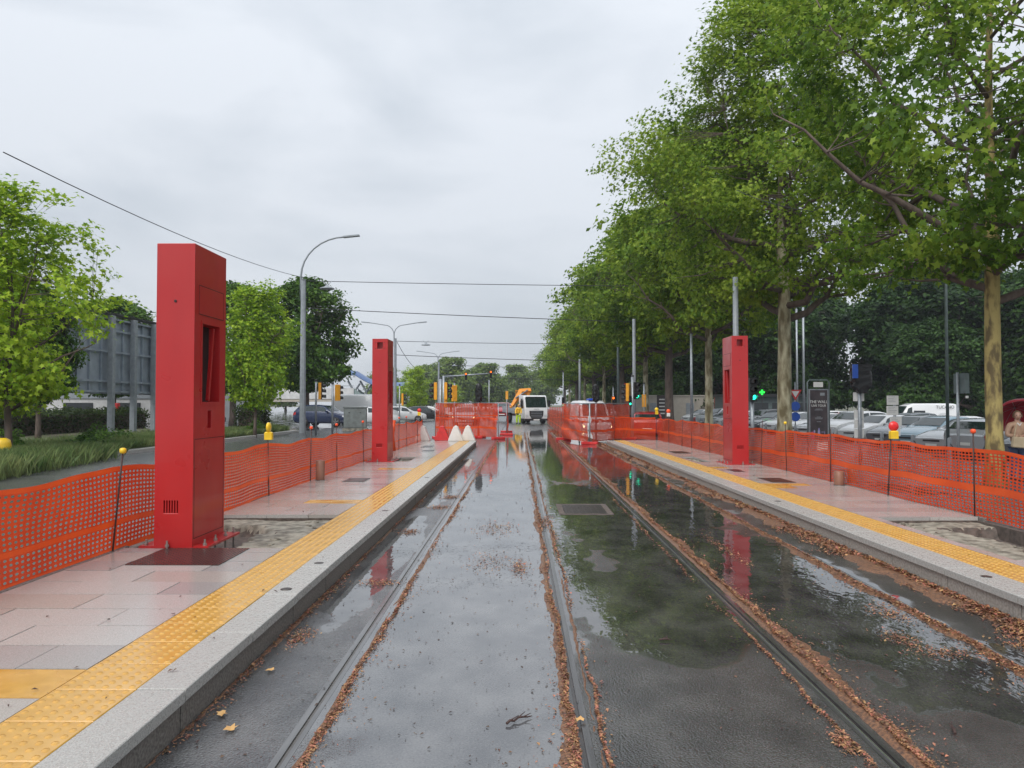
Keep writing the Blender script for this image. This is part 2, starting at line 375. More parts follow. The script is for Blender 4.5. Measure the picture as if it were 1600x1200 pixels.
def bevel_obj(o, w, seg=2):
    md = o.modifiers.new('bevel', 'BEVEL'); md.width = w; md.segments = seg; md.limit_method = 'ANGLE'; md.angle_limit = R(35)
    return o
def bool_cut(o, cutter_boxes):
    bmc = MB()
    for bx in cutter_boxes: bmc.box(*bx)
    cme = bmc.mesh('cut', []); co = bpy.data.objects.new('cut', cme); COL.objects.link(co); co.parent = o.parent
    md = o.modifiers.new('b', 'BOOLEAN'); md.operation = 'DIFFERENCE'; md.object = co; md.solver = 'EXACT'
    dg = bpy.context.evaluated_depsgraph_get(); dg.update()
    me = bpy.data.meshes.new_from_object(o.evaluated_get(dg)); o.modifiers.clear(); o.data = me
    bpy.data.objects.remove(co)
    return o
def text(name, s, size, m, parent, loc, rot, align='CENTER', ext=.002):
    c = bpy.data.curves.new(name, 'FONT'); c.body = s; c.size = size; c.extrude = ext; c.align_x = align; c.align_y = 'CENTER'
    tmp = bpy.data.objects.new('tmp', c); COL.objects.link(tmp); dg = bpy.context.evaluated_depsgraph_get(); dg.update()
    me = bpy.data.meshes.new_from_object(tmp.evaluated_get(dg)); bpy.data.objects.remove(tmp); me.materials.clear(); me.materials.append(m)
    me.name = name; o = link(name, me, parent, loc); o.rotation_euler = rot
    return o
def W(px, Y): return (px - 812) / 1200 * Y
def Zh(py, Y): return 1.7 - (py - 631) / 1200 * Y

# ================================================================== ground and roads
RAILS = [-1.14, 0.32, 1.78, 3.24]
def grid_sheet(name, xs, ys, zf, m, label=None, cat=None):
    mb = MB(); nx, ny = len(xs), len(ys)
    mb.v = [(x, y, zf(x, y)) for y in ys for x in xs]
    for j in range(ny - 1):
        for i in range(nx - 1):
            mb.f.append((j * nx + i, j * nx + i + 1, (j + 1) * nx + i + 1, (j + 1) * nx + i)); mb.m.append(0); mb.sm.append(False)
    return tag(mb.build(name, m), kind='structure')
def gz(x):
    if x < 6.7: return 0.
    if x < 8: return -.15 * (x - 6.7) / 1.3
    if x < 14: return -.15 - .05 * (x - 8) / 6
    return -.20 - .024 * (min(x, 46) - 14)
grid_sheet('ground', [-900, -120, 120, 900], [-60, 500, 1600], lambda x, y: -1.4, M_soil)
road = tag(bpy.data.objects.new('road', None), kind='structure'); COL.objects.link(road)
edges = [-13.2] + sum([[r - .043, r + .043] for r in RAILS], []) + [6.7]
for i in range(0, len(edges), 2):
    mb = MB(); x0, x1 = edges[i], edges[i + 1]
    mb.add([(x0, -8, 0), (x1, -8, 0), (x1, 420, 0), (x0, 420, 0)], [(0, 1, 2, 3)])
    mb.build('asphalt_lane', M_road_l if i == 2 else M_road_k if i == 0 else M_road, road)
grid_sheet('crossing_road', [-120, -13.2], [46, 420], lambda x, y: -.004, M_side)
grid_sheet('parking_lot', [6.7, 8, 14, 46, 120], [-8, 60, 200, 420], lambda x, y: gz(x), M_park)
# grooved tram rails
for i, rx in enumerate(RAILS):
    t = thing('tram_rail', ['leftmost grooved tram rail, filled with brown seed fluff, nearest the left platform',
        'second tram rail from the left, up the middle of the wet road',
        'third tram rail from the left, shiny strip with a thick line of brown fluff',
        'rightmost tram rail, half buried in fluff beside the right platform kerb'][i], 'tram rail', (rx, 0, 0), group='tram rails set in the wet road')
    s = 1 if i % 2 == 0 else -1
    y0, y1 = -8, 420
    def strip(a, b, z0, z1, mi, nm, m):
        lo, hi = sorted((a * s, b * s)); mb = MB().box(lo, hi, y0, y1, z0, z1); return mb.build(nm, m, t)
    strip(-.042, -.006, -.06, .0015, 0, 'rail_head', M_rail_p if i == 0 else M_rail)
    strip(-.006, .016, -.06, -.006 if i == 0 else -.012, 0, 'rail_groove', M_groove_p if i == 0 else M_groove)
    strip(.016, .042, -.06, .001, 0, 'rail_lip', M_rail_p if i == 0 else M_rail)
    if i >= 2: strip(-.020, -.008, .0022, .0045, 0, 'running_band', M_chrome)
# left verge, with kerb
verge = tag(grid_sheet('grass_verge', [-120, -60, -19, -13.5], [-8, 15, 30, 45.6], lambda x, y: .14 if x > -14 else (.22 if x > -30 else .3), M_soil), kind='structure')
kb = thing('verge_kerb', 'long pale kerb edging the grass verge left of the side road', 'kerb', (-13.35, 0, 0))
k0 = None
me = MB().box(-.14, .14, .005, .995, -.1, .13, ch=.01).mesh('kerb_stone', M_kerb)
for j in range(-4, 46): link('kerb_stone', me, kb, (0, j, 0))

# ================================================================== platforms
TOP = .22
def platform(side, ox, rz, kw, yw, width, holes, name, label, strips, covers):
    """local coords: u = distance out from the platform edge, v = along the track"""
    t = thing(name, label, 'platform', (ox, 0, 0), rz)
    S = side
    def X(u0, u1): return sorted((S * u0, S * u1))
    v0, v1 = -2, 31.4
    # bedding under everything, left out inside the holes
    rects = []
    hs = sorted(holes, key=lambda h: h[2])
    mb = MB(); cur = v0
    for (u0, u1, a, b, _) in hs:
        x0, x1 = X(.04, width); mb.box(x0, x1, cur, a, 0, TOP - .045)
        x0, x1 = X(.04, u0); mb.box(x0, x1, a, b, 0, TOP - .045)
        if u1 < width - .02: x0, x1 = X(u1, width); mb.box(x0, x1, a, b, 0, TOP - .045)
        cur = b
    x0, x1 = X(.04, width); mb.box(x0, x1, cur, v1, 0, TOP - .045)
    mb.build('bedding', M_earth, t)
    # kerb: one top stone and one face stone per metre
    x0, x1 = X(-.03, kw - .004); top = MB().box(x0, x1, .006, .994, TOP - .06, TOP + .002, ch=.004).mesh('kerb_stone', M_kerb)
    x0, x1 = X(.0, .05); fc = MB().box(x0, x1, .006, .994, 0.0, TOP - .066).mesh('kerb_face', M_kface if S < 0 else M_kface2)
    x0, x1 = X(.012, .045); ft = MB().box(x0, x1, 0, 1, 0.0, TOP - .05).mesh('kerb_joint', M_earth)
    for j in range(-2, 31):
        dz = random.uniform(-.002, .002)
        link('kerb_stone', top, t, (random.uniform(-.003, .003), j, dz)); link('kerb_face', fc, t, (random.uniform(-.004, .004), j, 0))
    x0, x1 = X(.05, width - .02); MB().box(x0, x1, v1 - .2, v1 - .002, 0, TOP - .05).build('end_wall', M_kface, t)
    # tactile tiles with raised ridges and domes
    T = .4; mbt = MB(); a0, a1 = X(kw, kw + yw); mbt.box(a0, a1, .003, T - .003, TOP - .05, TOP, ch=.004)
    n = 6; pv = T / n; pu = yw / n
    for a in range(n):
        for b in range(n):
            cx = (a0 + pu * (a + .5)); cy = pv * (b + .5)
            r = .021; ring = [(cx + r * math.cos(q * math.pi / 3), cy + r * math.sin(q * math.pi / 3), TOP - .002) for q in range(6)]
            ring2 = [(cx + r * .55 * math.cos(q * math.pi / 3), cy + r * .55 * math.sin(q * math.pi / 3), TOP + .006) for q in range(6)]
            mbt.add(ring + ring2, [(q, (q + 1) % 6, 6 + (q + 1) % 6, 6 + q) for q in range(6)] + [tuple(range(6, 12))], smooth=True)
    mt = mbt.mesh('tactile_tile', M_yellow)
    v = v0
    while v < v1 - .3:
        link('tactile_tile', mt, t, (0, v, random.uniform(-.0015, .0015))); v += T
    # granite slabs in running bond
    RV, LU = .42, .82
    def in_hole(u0, u1, a, b):
        for (h0, h1, c, d, _) in holes:
            if u0 < h1 - .05 and u1 > h0 + .05 and a < d - .05 and b > c + .05: return True
        return False
    meshes = {}
    row = 0; v = v0; us = kw + yw; ue = width - .12
    while v < v1 - .1:
        v2 = min(v + RV, v1)
        cuts = [us]; u = us + (LU if row % 2 == 0 else LU / 2)
        while u < ue - .1: cuts.append(u); u += LU
        cuts.append(ue)
        for a, b in zip(cuts[:-1], cuts[1:]):
            pieces = [(a, b, v, v2)]
            for (h0, h1, c, d, _) in holes:
                nxt = []
                for (p, q, r, s_) in pieces:
                    if p < h1 - .01 and q > h0 + .01 and r < d - .01 and s_ > c + .01:
                        if r < c: nxt.append((p, q, r, c))
                        if s_ > d: nxt.append((p, q, d, s_))
                        if p < h0: nxt.append((p, h0, max(r, c), min(s_, d)))
                        if q > h1: nxt.append((h1, q, max(r, c), min(s_, d)))
                    else: nxt.append((p, q, r, s_))
                pieces = nxt
            for (p, q, r, s_) in pieces:
                if q - p < .04 or s_ - r < .04: continue
                mid = (r + s_) / 2; um = (p + q) / 2
                ys = any(c0 <= mid <= c1 and um < cu for (c0, c1, cu) in strips)
                mi = 3 if ys else random.choice((0, 0, 1, 1, 2))
                key = (round(q - p, 2), round(s_ - r, 2), mi)
                if key not in meshes:
                    x0, x1 = X(0, q - p)
                    ins = .004
                    meshes[key] = MB().box(x0 + ins, x1 - ins, ins, s_ - r - ins, TOP - .045, TOP).mesh('paving_slab', (M_slabs + [M_yellow])[mi])
                o = link('paving_slab', meshes[key], t, (S * p, r, random.uniform(-.002, .002)))
                if ys: o['label'] = 'yellow smooth paving slab'
        v = v2; row += 1
    # back edging strip
    x0, x1 = X(ue + .004, width); eb = MB().box(x0, x1, .003, .997, 0, TOP + .004, ch=.006).mesh('edging_stone', M_kface)
    for j in range(-2, 31):
        if not any(c - .4 < j + .5 < d + .4 and h1 > width - .3 and big for (h0, h1, c, d, big) in holes): link('edging_stone', eb, t, (0, j, 0))
    # excavated holes: a rough concrete bed with a deeper pit
    for (h0, h1, c, d, big) in holes:
        nu, nv = (90, 110) if big else (24, 30)
        mbh = MB()
        for j in range(nv + 1):
            for i in range(nu + 1):
                fu, fv = i / nu, j / nv; u = h0 + fu * (h1 - h0); vv = c + fv * (d - c)
                nx = noise.noise(Vector((u * 2.1, vv * 1.7, 3.0 * S))) * .5 + noise.noise(Vector((u * 6, vv * 6, 1.))) * .2
                if big:
                    pit = (u - h0) - (.42 + .30 * (1 - fv) * 0 + .55 * nx + .25 * math.sin(fv * 3.0)); e = (d - vv) - (.42 + .25 * nx)
                    k = min(pit, e)
                else: k = min(u - h0, h1 - u, vv - c, d - vv) - .08 + nx * .15
                k = max(0, min(1, k / .07))
                z = TOP - .07 + nx * .035 - k * (.17 if big else .12) + noise.noise(Vector((u * 25, vv * 25, 0))) * .006
                mbh.v.append((S * u, vv, max(z, .006)))
        for j in range(nv):
            for i in range(nu):
                q = (j * (nu + 1) + i, j * (nu + 1) + i + 1, (j + 1) * (nu + 1) + i + 1, (j + 1) * (nu + 1) + i)
                if S < 0: q = q[::-1]
                mbh.f.append(q); mbh.m.append(1 if mbh.v[q[0]][2] < TOP - .11 else 0); mbh.sm.append(True)
        o = mbh.build('broken_bed', [M_concrete, M_earth], t)
        # rubble
        rb = MB()
        for _ in range(60 if big else 25):
            u = random.uniform(h0 + .05, h1 - .05); vv = random.uniform(c + .05, d - .05); s = random.uniform(.012, .045)
            Mx = Matrix.Translation((S * u, vv, TOP - .07 if u < h0 + .4 else .02)) @ Matrix.Rotation(random.uniform(0, 3), 4, 'Z') @ Matrix.Rotation(random.uniform(-.5, .5), 4, 'X')
            rb.box(-s, s, -s * .7, s * .7, -s * .4, s * .4, M=Mx, ch=s * .2)
        tag(rb.build('rubble', M_concrete, t), kind='stuff')
    for (u0, u1, a, b, m) in covers:
        x0, x1 = X(u0, u1); mb = MB().box(x0, x1, a, b, TOP - .01, TOP + .006, ch=.002)
        mb.build('inspection_cover', m, t)
    for v in (5.9, 10.4, 15.2, 21, 6.9) if S < 0 else (6.4, 11.5, 19):
        MB().lathe([(.045, TOP - .01), (.045, TOP + .005), (.035, TOP + .006)], (S * kw * .45, v + .25, 0), 14).build('round_cap', M_cover, t)
    return t
left_pf = platform(-1, -1.76, 0, .23, .42, 2.42, [(.67, 2.30, 7.90, 10.25, True), (1.10, 1.55, 19.75, 21.3, False)], 'tram_platform',
    'granite tram platform on the left with two red pillars and a yellow tactile strip', [(3.7, 4.2, 9), (11.55, 12.0, 1.6), (17.4, 17.8, 1.5)],
    [(1.2, 1.62, 14.6, 15.3, M_cover), (1.25, 1.6, 26.1, 27.2, M_cover), (.95, 1.3, 24.0, 24.6, M_cover)])
right_pf = platform(1, 3.95, .014, .30, .43, 2.30, [(.86, 2.16, 7.35, 10.1, True), (.85, 1.20, 19.6, 21.6, False)], 'tram_platform',
    'granite tram platform on the right with a single red pillar and a dug-out pit', [(13.6, 14.3, 1.15), (17.8, 18.2, 1.4)],
    [(1.0, 1.45, 14.5, 15.4, M_cover), (1.0, 1.5, 23.0, 24.0, M_cover), (.95, 1.2, 16.8, 17.4, M_cover)])

# white pipe stubs and brick in right pit
t = thing('pipe_stub', 'short white pipe stub standing in the right platform pit', 'pipe', (5.52, 8.3, .02))
MB().tube([(0, 0, 0), (0, 0, .12)], .022, 10).build('pipe', M_whitep, t); MB().tube([(0, 0, .0), (0, 0, .015)], .045, 10).build('flange', M_whitep, t)
t2 = copy_tree(t, 'white tee pipe fitting at the right end of the right platform pit', (5.78, 8.05, .03)); 
MB().tube([(-.07, 0, .1), (.07, 0, .1)], .02, 10).build('tee_arm', M_whitep, t2)
tag(bevel_obj(MB().box(-.13, .13, -.06, .06, 0, .07).build('loose_brick', M_brick, None, (5.55, 7.65, -.0), .2), .006), 'loose red brick lying in the right platform pit', 'brick')

# chequer plate in front of the first pillar
mb = MB().box(-3.62, -2.76, 7.05, 7.86, TOP - .002, TOP + .008)
for i in range(26):
    for j in range(24):
        x = -3.60 + i * .0325; y = 7.07 + j * .0325; a = R(45) if (i + j) % 2 else R(-45); c_, s_ = math.cos(a), math.sin(a)
        vs = [(x + u * c_ - v * s_, y + u * s_ + v * c_, z) for (u, v, z) in ((-.011, 0, TOP + .008), (0, -.004, TOP + .008), (.011, 0, TOP + .008), (0, .004, TOP + .008), (0, 0, TOP + .014))]
        mb.add(vs, [(0, 1, 4), (1, 2, 4), (2, 3, 4), (3, 0, 4)])
tag(mb.build('chequer_plate', M_plate), 'rust-red chequer plate lying in front of the large near pillar', 'metal plate')

# ================================================================== red pillars
def pillar(x, y, mir, front_square, lab, vents=True):
    """x,y: corner of the front face nearest the track; body runs away from the track and back"""
    t = thing('red_pillar', lab, 'pillar', (x, y, TOP))
    w, d, h = .395, .84, 3.14; s = mir     # s=-1: body extends to -X (left platform)
    xa, xb = sorted((0, s * w))
    o = MB().box(xa, xb, 0, d, .0, h).build('casing', M_red, t)
    cuts = []
    sx = 0 if s < 0 else 0
    a, b = (sx - .12, sx + .05)
    cuts.append((a, b, .20, .66, 1.5, 2.33)); cuts.append((a, b, .36, .46, 1.22, 1.41))
    mid = s * w / 2
    if front_square: cuts.append((mid - .07, mid + .07, -.05, .15, h - .26, h - .09))
    vv = s * w * (.55 if not front_square else .5)
    for k in range(6): cuts.append((vv - .075 + k * .027 - .006, vv - .075 + k * .027 + .006, -.05, .06, .36 if not front_square else .38, .49 if not front_square else .47))
    if s > 0: cuts[0] = (-.05, .12, .20, .66, 1.5, 2.33); cuts[1] = (-.05, .10, .36, .46, 1.22, 1.41)
    bool_cut(o, cuts)
    bevel_obj(o, .006, 2)
    # dark backing inside the recess and the diagonal brace in it
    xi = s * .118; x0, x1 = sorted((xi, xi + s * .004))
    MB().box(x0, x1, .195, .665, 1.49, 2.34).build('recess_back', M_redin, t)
    MB().box(min(s * .02, s * .05), max(s * .02, s * .05), -.02, .02, -.40, .40, M=Matrix.Translation((0, .50, 1.91)) @ Matrix.Rotation(R(-9), 4, 'X')).build('brace', M_red, t)
    # access panel proud of the side
    x0, x1 = sorted((-s * .004, -s * .0005))
    MB().box(x0, x1, .10, .76, 2.42, 2.72).build('access_panel', M_red, t)
    x0, x1 = sorted((-s * .005, -s * .0005))
    fr = MB()
    for bx in ((.17, .20, 1.47, 2.36), (.66, .69, 1.47, 2.36), (.20, .66, 2.33, 2.36), (.20, .66, 1.47, 1.5)): fr.box(x0, x1, *bx)
    fr.build('window_frame', M_red, t)
    MB().lathe([(.014, 0), (.014, .004), (.011, .005)], (mid, -.003, h - .60), 14, M=Matrix.Rotation(R(90), 4, 'X')).build('key_hole', M_black, t)
    if front_square:
        mbb = MB()
        for bx in (-.11, .11):
            for bz in (h - .10, h - .25): mbb.lathe([(.009, 0), (.009, .006)], (mid + bx, -.001, bz), 8, M=Matrix.Rotation(R(90), 4, 'X'))
        mbb.build('rivet', M_cover, t)
    sm = MB(); x0, x1 = sorted((-s * .0052, -s * .0042))
    for bx in ((.10, .76, 2.717, 2.724), (.10, .76, 2.416, 2.423), (.10, .107, 2.423, 2.717), (.753, .76, 2.423, 2.717)): sm.box(x0, x1, *bx)
    x0, x1 = sorted((-s * .0015, -s * .0005))
    for bx in ((.03, .81, 1.11, 1.117), (.03, .037, .10, 1.11), (.803, .81, .10, 1.11), (.03, .81, .093, .10)): sm.box(x0, x1, *bx)
    sm.build('panel_seam', M_redin, t)
    # base flange with nuts on studs
    pl = MB().box(min(-s * .16, s * (w + .16)), max(-s * .16, s * (w + .16)), .012, d + .06, .0, .022).build('base_flange', M_red, t)
    stud = MB().lathe([(.011, -.16), (.011, .085)], n=8).lathe([(.021, .022), (.021, .045)], n=6, smooth=False).mesh('stud', M_bolt)
    for yy in (.06, .34, .62, .86):
        link('stud', stud, t, (-s * .105, yy, 0))
        link('stud', stud, t, (s * (w + .105), yy, 0))
    link('stud', stud, t, (s * w * .62, -.03, 0))
    return t
pillar(-3.35, 7.86, -1, False, 'largest red steel pillar, standing nearest on the left platform')
pillar(-3.36, 19.5, -1, True, 'smaller-looking red pillar farther along the left platform')
pillar(5.17, 18.75, 1, True, 'red steel pillar alone on the right platform')

# ================================================================== netting fences
def net_mesh(name, path, z0, z1, pu, pv, solid, mats, wob=.02, hole=(.62, .58), seed=0, sagf=None, extent=None):
    """path: function s->(x,y); s in [0,L]; real strand geometry with a hole in every cell"""
    L = extent; nu = int(L / pu); nv = int(round((z1 - z0) / pv))
    gi = (nu + 1) * (nv + 1)
    su = np.linspace(0, L, nu + 1); sv = np.linspace(0, 1, nv + 1)
    U, V = np.meshgrid(su, sv, indexing='ij')
    cu = (U[:-1, :-1] + U[1:, :-1]) / 2; cv = (V[:-1, :-1] + V[:-1, 1:]) / 2
    hu, hv = pu * hole[0] / 2, hole[1] / 2 / nv
    offs = [(-1, -.45), (-.45, -1), (.45, -1), (1, -.45), (1, .45), (.45, 1), (-.45, 1), (-1, .45)]
    iu = np.stack([cu + a * hu for a, b in offs], -1); iv = np.stack([cv + b * hv for a, b in offs], -1)
    uu = np.concatenate([U.ravel(), iu.ravel()]); vv = np.concatenate([V.ravel(), iv.ravel()])
    rs = np.random.RandomState(seed); 
    ph = rs.uniform(0, 6.3, 8); fr = rs.uniform(.6, 3.2, 8); am = rs.uniform(.3, 1, 8) / fr ** .5
    wobx = sum(am[k] * np.sin(uu * fr[k] * 2 + ph[k] + vv * (2 + k)) for k in range(8)) * wob * .45
    px, py, nx_, ny_ = path(uu)
    zt = z0 + vv * (z1 - z0)
    zs = sum(np.sin(uu * f + p) for f, p in ((1.3, .4), (2.9, 1.1), (5.3, 2.2), (.5, 3))) * wob * .35
    zt = zt + zs * (.25 + .75 * vv)
    if sagf is not None: zt = zt - sagf(uu) * vv ** 1.5
    co = np.stack([px + nx_ * wobx, py + ny_ * wobx, zt], -1)
    idx = np.arange(gi).reshape(nu + 1, nv + 1)
    A = idx[:-1, :-1].ravel(); B = idx[1:, :-1].ravel(); C = idx[1:, 1:].ravel(); D = idx[:-1, 1:].ravel()
    cell_row = np.tile(np.arange(nv), nu)
    isol = np.isin(cell_row, solid)
    # torn / missing cells keep it irregular: merge a few random cells solid
    I = gi + np.arange(nu * nv)[:, None] * 8 + np.arange(8)[None]
    o = ~isol
    A_, B_, C_, D_, I_ = A[o], B[o], C[o], D[o], I[o]
    quads = np.concatenate([np.stack(q, -1) for q in ((A_, B_, I_[:, 2], I_[:, 1]), (B_, C_, I_[:, 4], I_[:, 3]), (C_, D_, I_[:, 6], I_[:, 5]), (D_, A_, I_[:, 0], I_[:, 7]))])
    tris = np.concatenate([np.stack(q, -1) for q in ((A_, I_[:, 1], I_[:, 0]), (B_, I_[:, 3], I_[:, 2]), (C_, I_[:, 5], I_[:, 4]), (D_, I_[:, 7], I_[:, 6]))])
    sq = np.stack([A[isol], B[isol], C[isol], D[isol]], -1)
    midx = np.concatenate([np.zeros(len(quads)), np.ones(len(sq)), np.zeros(len(tris))])
    return np_mesh(name, co, [quads, sq, tris], mats, midx)
def rebar(parent, x, y, h, lean=(0, 0), name='stake', cap=None):
    mb = MB().tube([(x, y, 0), (x + lean[0], y + lean[1], h)], .009, 6); o = mb.build(name, M_rebar, parent)
    if cap:
        MB().lathe([(.012, -.03), (.03, -.02), (.034, .0), (.03, .022), (.014, .03)], (x + lean[0], y + lean[1], h), 12).build('cap', cap, o)
    return o
# left fence
FX = -4.14
lf = thing('netting_fence', 'orange plastic netting fence on stakes along the left platform', 'fence', (0, 0, .20))
def pathL(s): return FX + s * 0.0065, 1.2 + s, np.ones_like(s), np.zeros_like(s)
postsL = [3.4, 7.69, 12.4, 14.8, 16.9, 19.7, 22.3, 25.2, 26.9, 29.6, 31.2]
def sagL(u):
    y = u + 1.2; r = np.zeros_like(u)
    for a, b in zip(postsL[:-1], postsL[1:]):
        m = (y > a) & (y < b); tt = (y[m] - a) / (b - a); r[m] = .05 * 4 * tt * (1 - tt)
    return r
link('netting', net_mesh('netting', pathL, 0.0, .86, .074, .0455, [0, 6, 18], [M_net, M_net2], .022, hole=(.54, .50), seed=3, sagf=sagL, extent=30.0), lf)
for i, y in enumerate(postsL):
    lean = (.02, .14) if i == 1 else (random.uniform(-.03, .03), random.uniform(-.04, .06))
    cap = M_lampy if i == 1 else (M_lampo if i in (3, 4, 5, 7, 8) else None)
    rebar(lf, FX + (y - 1.2) * .0065 + .02, y, 1.04 if i != 1 else 1.02, lean, 'stake', cap)
MB().tube([(FX + .14, 24.3, 0), (FX + .12, 24.3, .5), (FX + .14, 24.35, .98)], [.09, .05, .07], 8).build('rolled_netting', M_net2, lf)
# right fence (slightly turned like its platform)
rf = thing('netting_fence', 'orange plastic netting fence on stakes behind the right platform', 'fence', (6.17, 0, .20), .0165)
def pathR(s): return 0 * s, 5.0 + s, np.ones_like(s), np.zeros_like(s)
postsR = [5.2, 7.6, 10.2, 12.5, 14.7, 17.0, 18.7, 23.4, 25.7, 27.1, 29.3, 31.7]
def sagR(u):
    y = u + 5; r = np.zeros_like(u)
    for a, b in zip(postsR[:-1], postsR[1:]):
        m = (y > a) & (y < b); tt = (y[m] - a) / (b - a); r[m] = .045 * 4 * tt * (1 - tt)
    return r
link('netting', net_mesh('netting', pathR, .0, .93, .078, .0442, [8, 9, 20], [M_net, M_net2], .03, hole=(.66, .60), seed=9, sagf=sagR, extent=26.7), rf)
for i, y in enumerate(postsR):
    rebar(rf, -.02, y, [1.0, 1.0, 1.14, 1.04, 1.02, 1.08, 1.1, 1.05, 1.05, 1.05, 1.05, 1.08][i], (random.uniform(-.03, .03), random.uniform(-.1, .02)), 'stake',
          {2: M_lampo, 5: M_lampy}.get(i))
def cross_net(x0, y0, x1, y1, z0, h, par, seed, hole=(.74, .66), solid=(8, 9, 20), pu=.08):
    L = math.hypot(x1 - x0, y1 - y0); dx, dy = (x1 - x0) / L, (y1 - y0) / L
    def p(s): return x0 + dx * s, y0 + dy * s, np.full_like(s, -dy), np.full_like(s, dx)
    return link('netting', net_mesh('netting', p, z0, z0 + h, pu, .044, list(solid), [M_net, M_net2], .025, hole=hole, seed=seed, extent=L), par)
# netting at the far end of right platform joins the panels
f3 = thing('netting_fence', 'short crosswise run of orange netting at the far end of the right platform', 'fence', (0, 0, .2))
cross_net(5.62, 31.8, 4.25, 34.5, 0, .92, f3, 21)
rebar(f3, 4.25, 34.5, 1.0)
# warning lamps on the fences
def lamp(name, loc, m1, m2, lab, tilt=0):
    t = thing(name, lab, 'warning lamp', loc); t.scale = (.8, .8, .8)
    MB().box(-.075, .075, -.05, .05, -.10, .06, ch=.02).build('battery_box', m2, t)
    MB().lathe([(.02, -.03), (.095, -.02), (.10, 0), (.095, .02), (.03, .035)], (0, 0, .15), 20, M=Matrix.Rotation(R(90), 4, 'X') @ Matrix.Rotation(tilt, 4, 'Y')).build('lens', m1, t)
    return t
lamp('warning_lamp', (6.01, 12.42, 1.22), M_lampr, M_lampy, 'round red lens warning lamp with yellow box on the right fence')
lamp('warning_lamp', (-4.06, 12.4, 1.20), M_lampy, M_lampy, 'yellow warning lamp on the left fence beside the big pillar', 1.5)
lamp('warning_lamp', (5.62, 31.6, 1.35), M_lampy, M_lampy, 'yellow warning lamp at the far end of the right fence')
lamp('warning_lamp', (5.66, 29.3, 1.30), M_lampo, M_platew, 'small orange warning lamp second from the far end of the right fence')
lamp('warning_lamp', (-3.98, 30.4, 1.32), M_lampr, M_lampy, 'red warning lamp at the far end of the left fence')
# tall site fence panels
def site_panel(x0, y0, x1, y1, h, lab, seed, over=True):
    t = thing('site_fence_panel', lab, 'fence panel', (x0, y0, 0), math.atan2(y1 - y0, x1 - x0), 'tall site fence panels dressed with netting')
    L = math.hypot(x1 - x0, y1 - y0)
    fr = MB()
    for a, b in (((0, 0, .08), (0, 0, h)), ((L, 0, .08), (L, 0, h)), ((0, 0, h), (L, 0, h)), ((0, 0, .12), (L, 0, .12))): fr.tube([a, b], .02, 6)
    fr.build('frame', M_steel, t)
    wr = MB()
    n = int(L / .1)
    for i in range(1, n): wr.box(i * L / n - .003, i * L / n + .003, -.003, .003, .12, h)
    for z in (.5, .9, 1.3, 1.6): wr.box(0, L, .004, .009, z, z + .006)
    tag(wr.build('wire_mesh', M_steel, t), kind='stuff')
    def p(s): return s, np.full_like(s, -.03), np.zeros_like(s), np.ones_like(s)
    link('netting', net_mesh('netting', p, .9, h - .02, .08, .044, [5], [M_net, M_net2], .04, hole=(.68, .6), seed=seed, extent=L), t)
    link('netting', net_mesh('netting', lambda s: (s, np.full_like(s, -.07), np.zeros_like(s), np.ones_like(s)), .1, 1.02, .08, .044, [9, 10, 20], [M_net, M_net2], .06, hole=(.6, .5), seed=seed + 1, extent=L), t)
    for xx in (0, L): bevel_obj(MB().box(xx - .11, xx + .11, -.35, .35, 0, .12).build('foot_block', M_redp, t), .02)
    return t
site_panel(-4.1, 37.3, -2.02, 37.9, 1.74, 'left panel of the tall netted fence closing the left track', 31)
site_panel(-2.0, 37.9, -1.02, 36.7, 1.74, 'narrow right panel of the fence closing the left track', 33)
site_panel(2.05, 36.1, 2.92, 32.2, 1.72, 'panel folded towards the camera at the left of the right-hand screen', 35)
site_panel(2.94, 32.2, 5.2, 36.6, 1.72, 'wide panel of the right-hand screen hiding a white van', 37)
site_panel(-.72, 41.6, -.78, 45.5, 1.74, 'panel seen edge-on beside the left track beyond the closure', 39)
ff = thing('netting_fence', 'far orange netting fence right of the parked crane truck', 'fence', (0, 0, 0))
cross_net(2.1, 38, 2.3, 64, .1, 1.2, ff, 51, pu=.16); [rebar(ff, 2.1 + (y - 38) * .0077, y, 1.35) for y in range(39, 65, 4)]
ff = thing('netting_fence', 'far orange netting fence left of the parked crane truck', 'fence', (0, 0, 0))
cross_net(-1.5, 46, -2.3, 66, .1, 1.2, ff, 52, pu=.16); [rebar(ff, -1.5 - (y - 46) * .04, y, 1.35) for y in range(46, 67, 4)]
ff = thing('netting_fence', 'distant orange netting fence crossing the road behind the truck', 'fence', (0, 0, 0))
cross_net(2.6, 68, 5.2, 69, .1, 1.3, ff, 53, pu=.16)
# plastic barriers at end of platform
def barrier(x, y, m, lab):
    t = thing('plastic_barrier', lab, 'barrier', (x, y, TOP if y < 31.4 else 0), 0, 'plastic barriers at the end of the left platform')
    bevel_obj(MB().prism([(-.30, 0), (.30, 0), (.28, .08), (.10, .52), (.08, .58), (-.08, .58), (-.10, .52), (-.28, .08)], 'y', -.22, .22).build('body', m, t), .02)
    MB().tube([(0, 0, .57), (0, 0, .62)], .04, 8).build('filler_cap', m, t)
    return t
barrier(-2.55, 30.7, M_whitep, 'left of the two white water-filled barriers by the tall netting')
barrier(-2.08, 30.9, M_whitep, 'right of the two white water-filled barriers by the tall netting')
barrier(-3.12, 31.0, M_redp, 'red plastic barrier left of the two white ones')
barrier(-3.9, 30.9, M_whitep, 'lone white barrier against the end of the left fence')
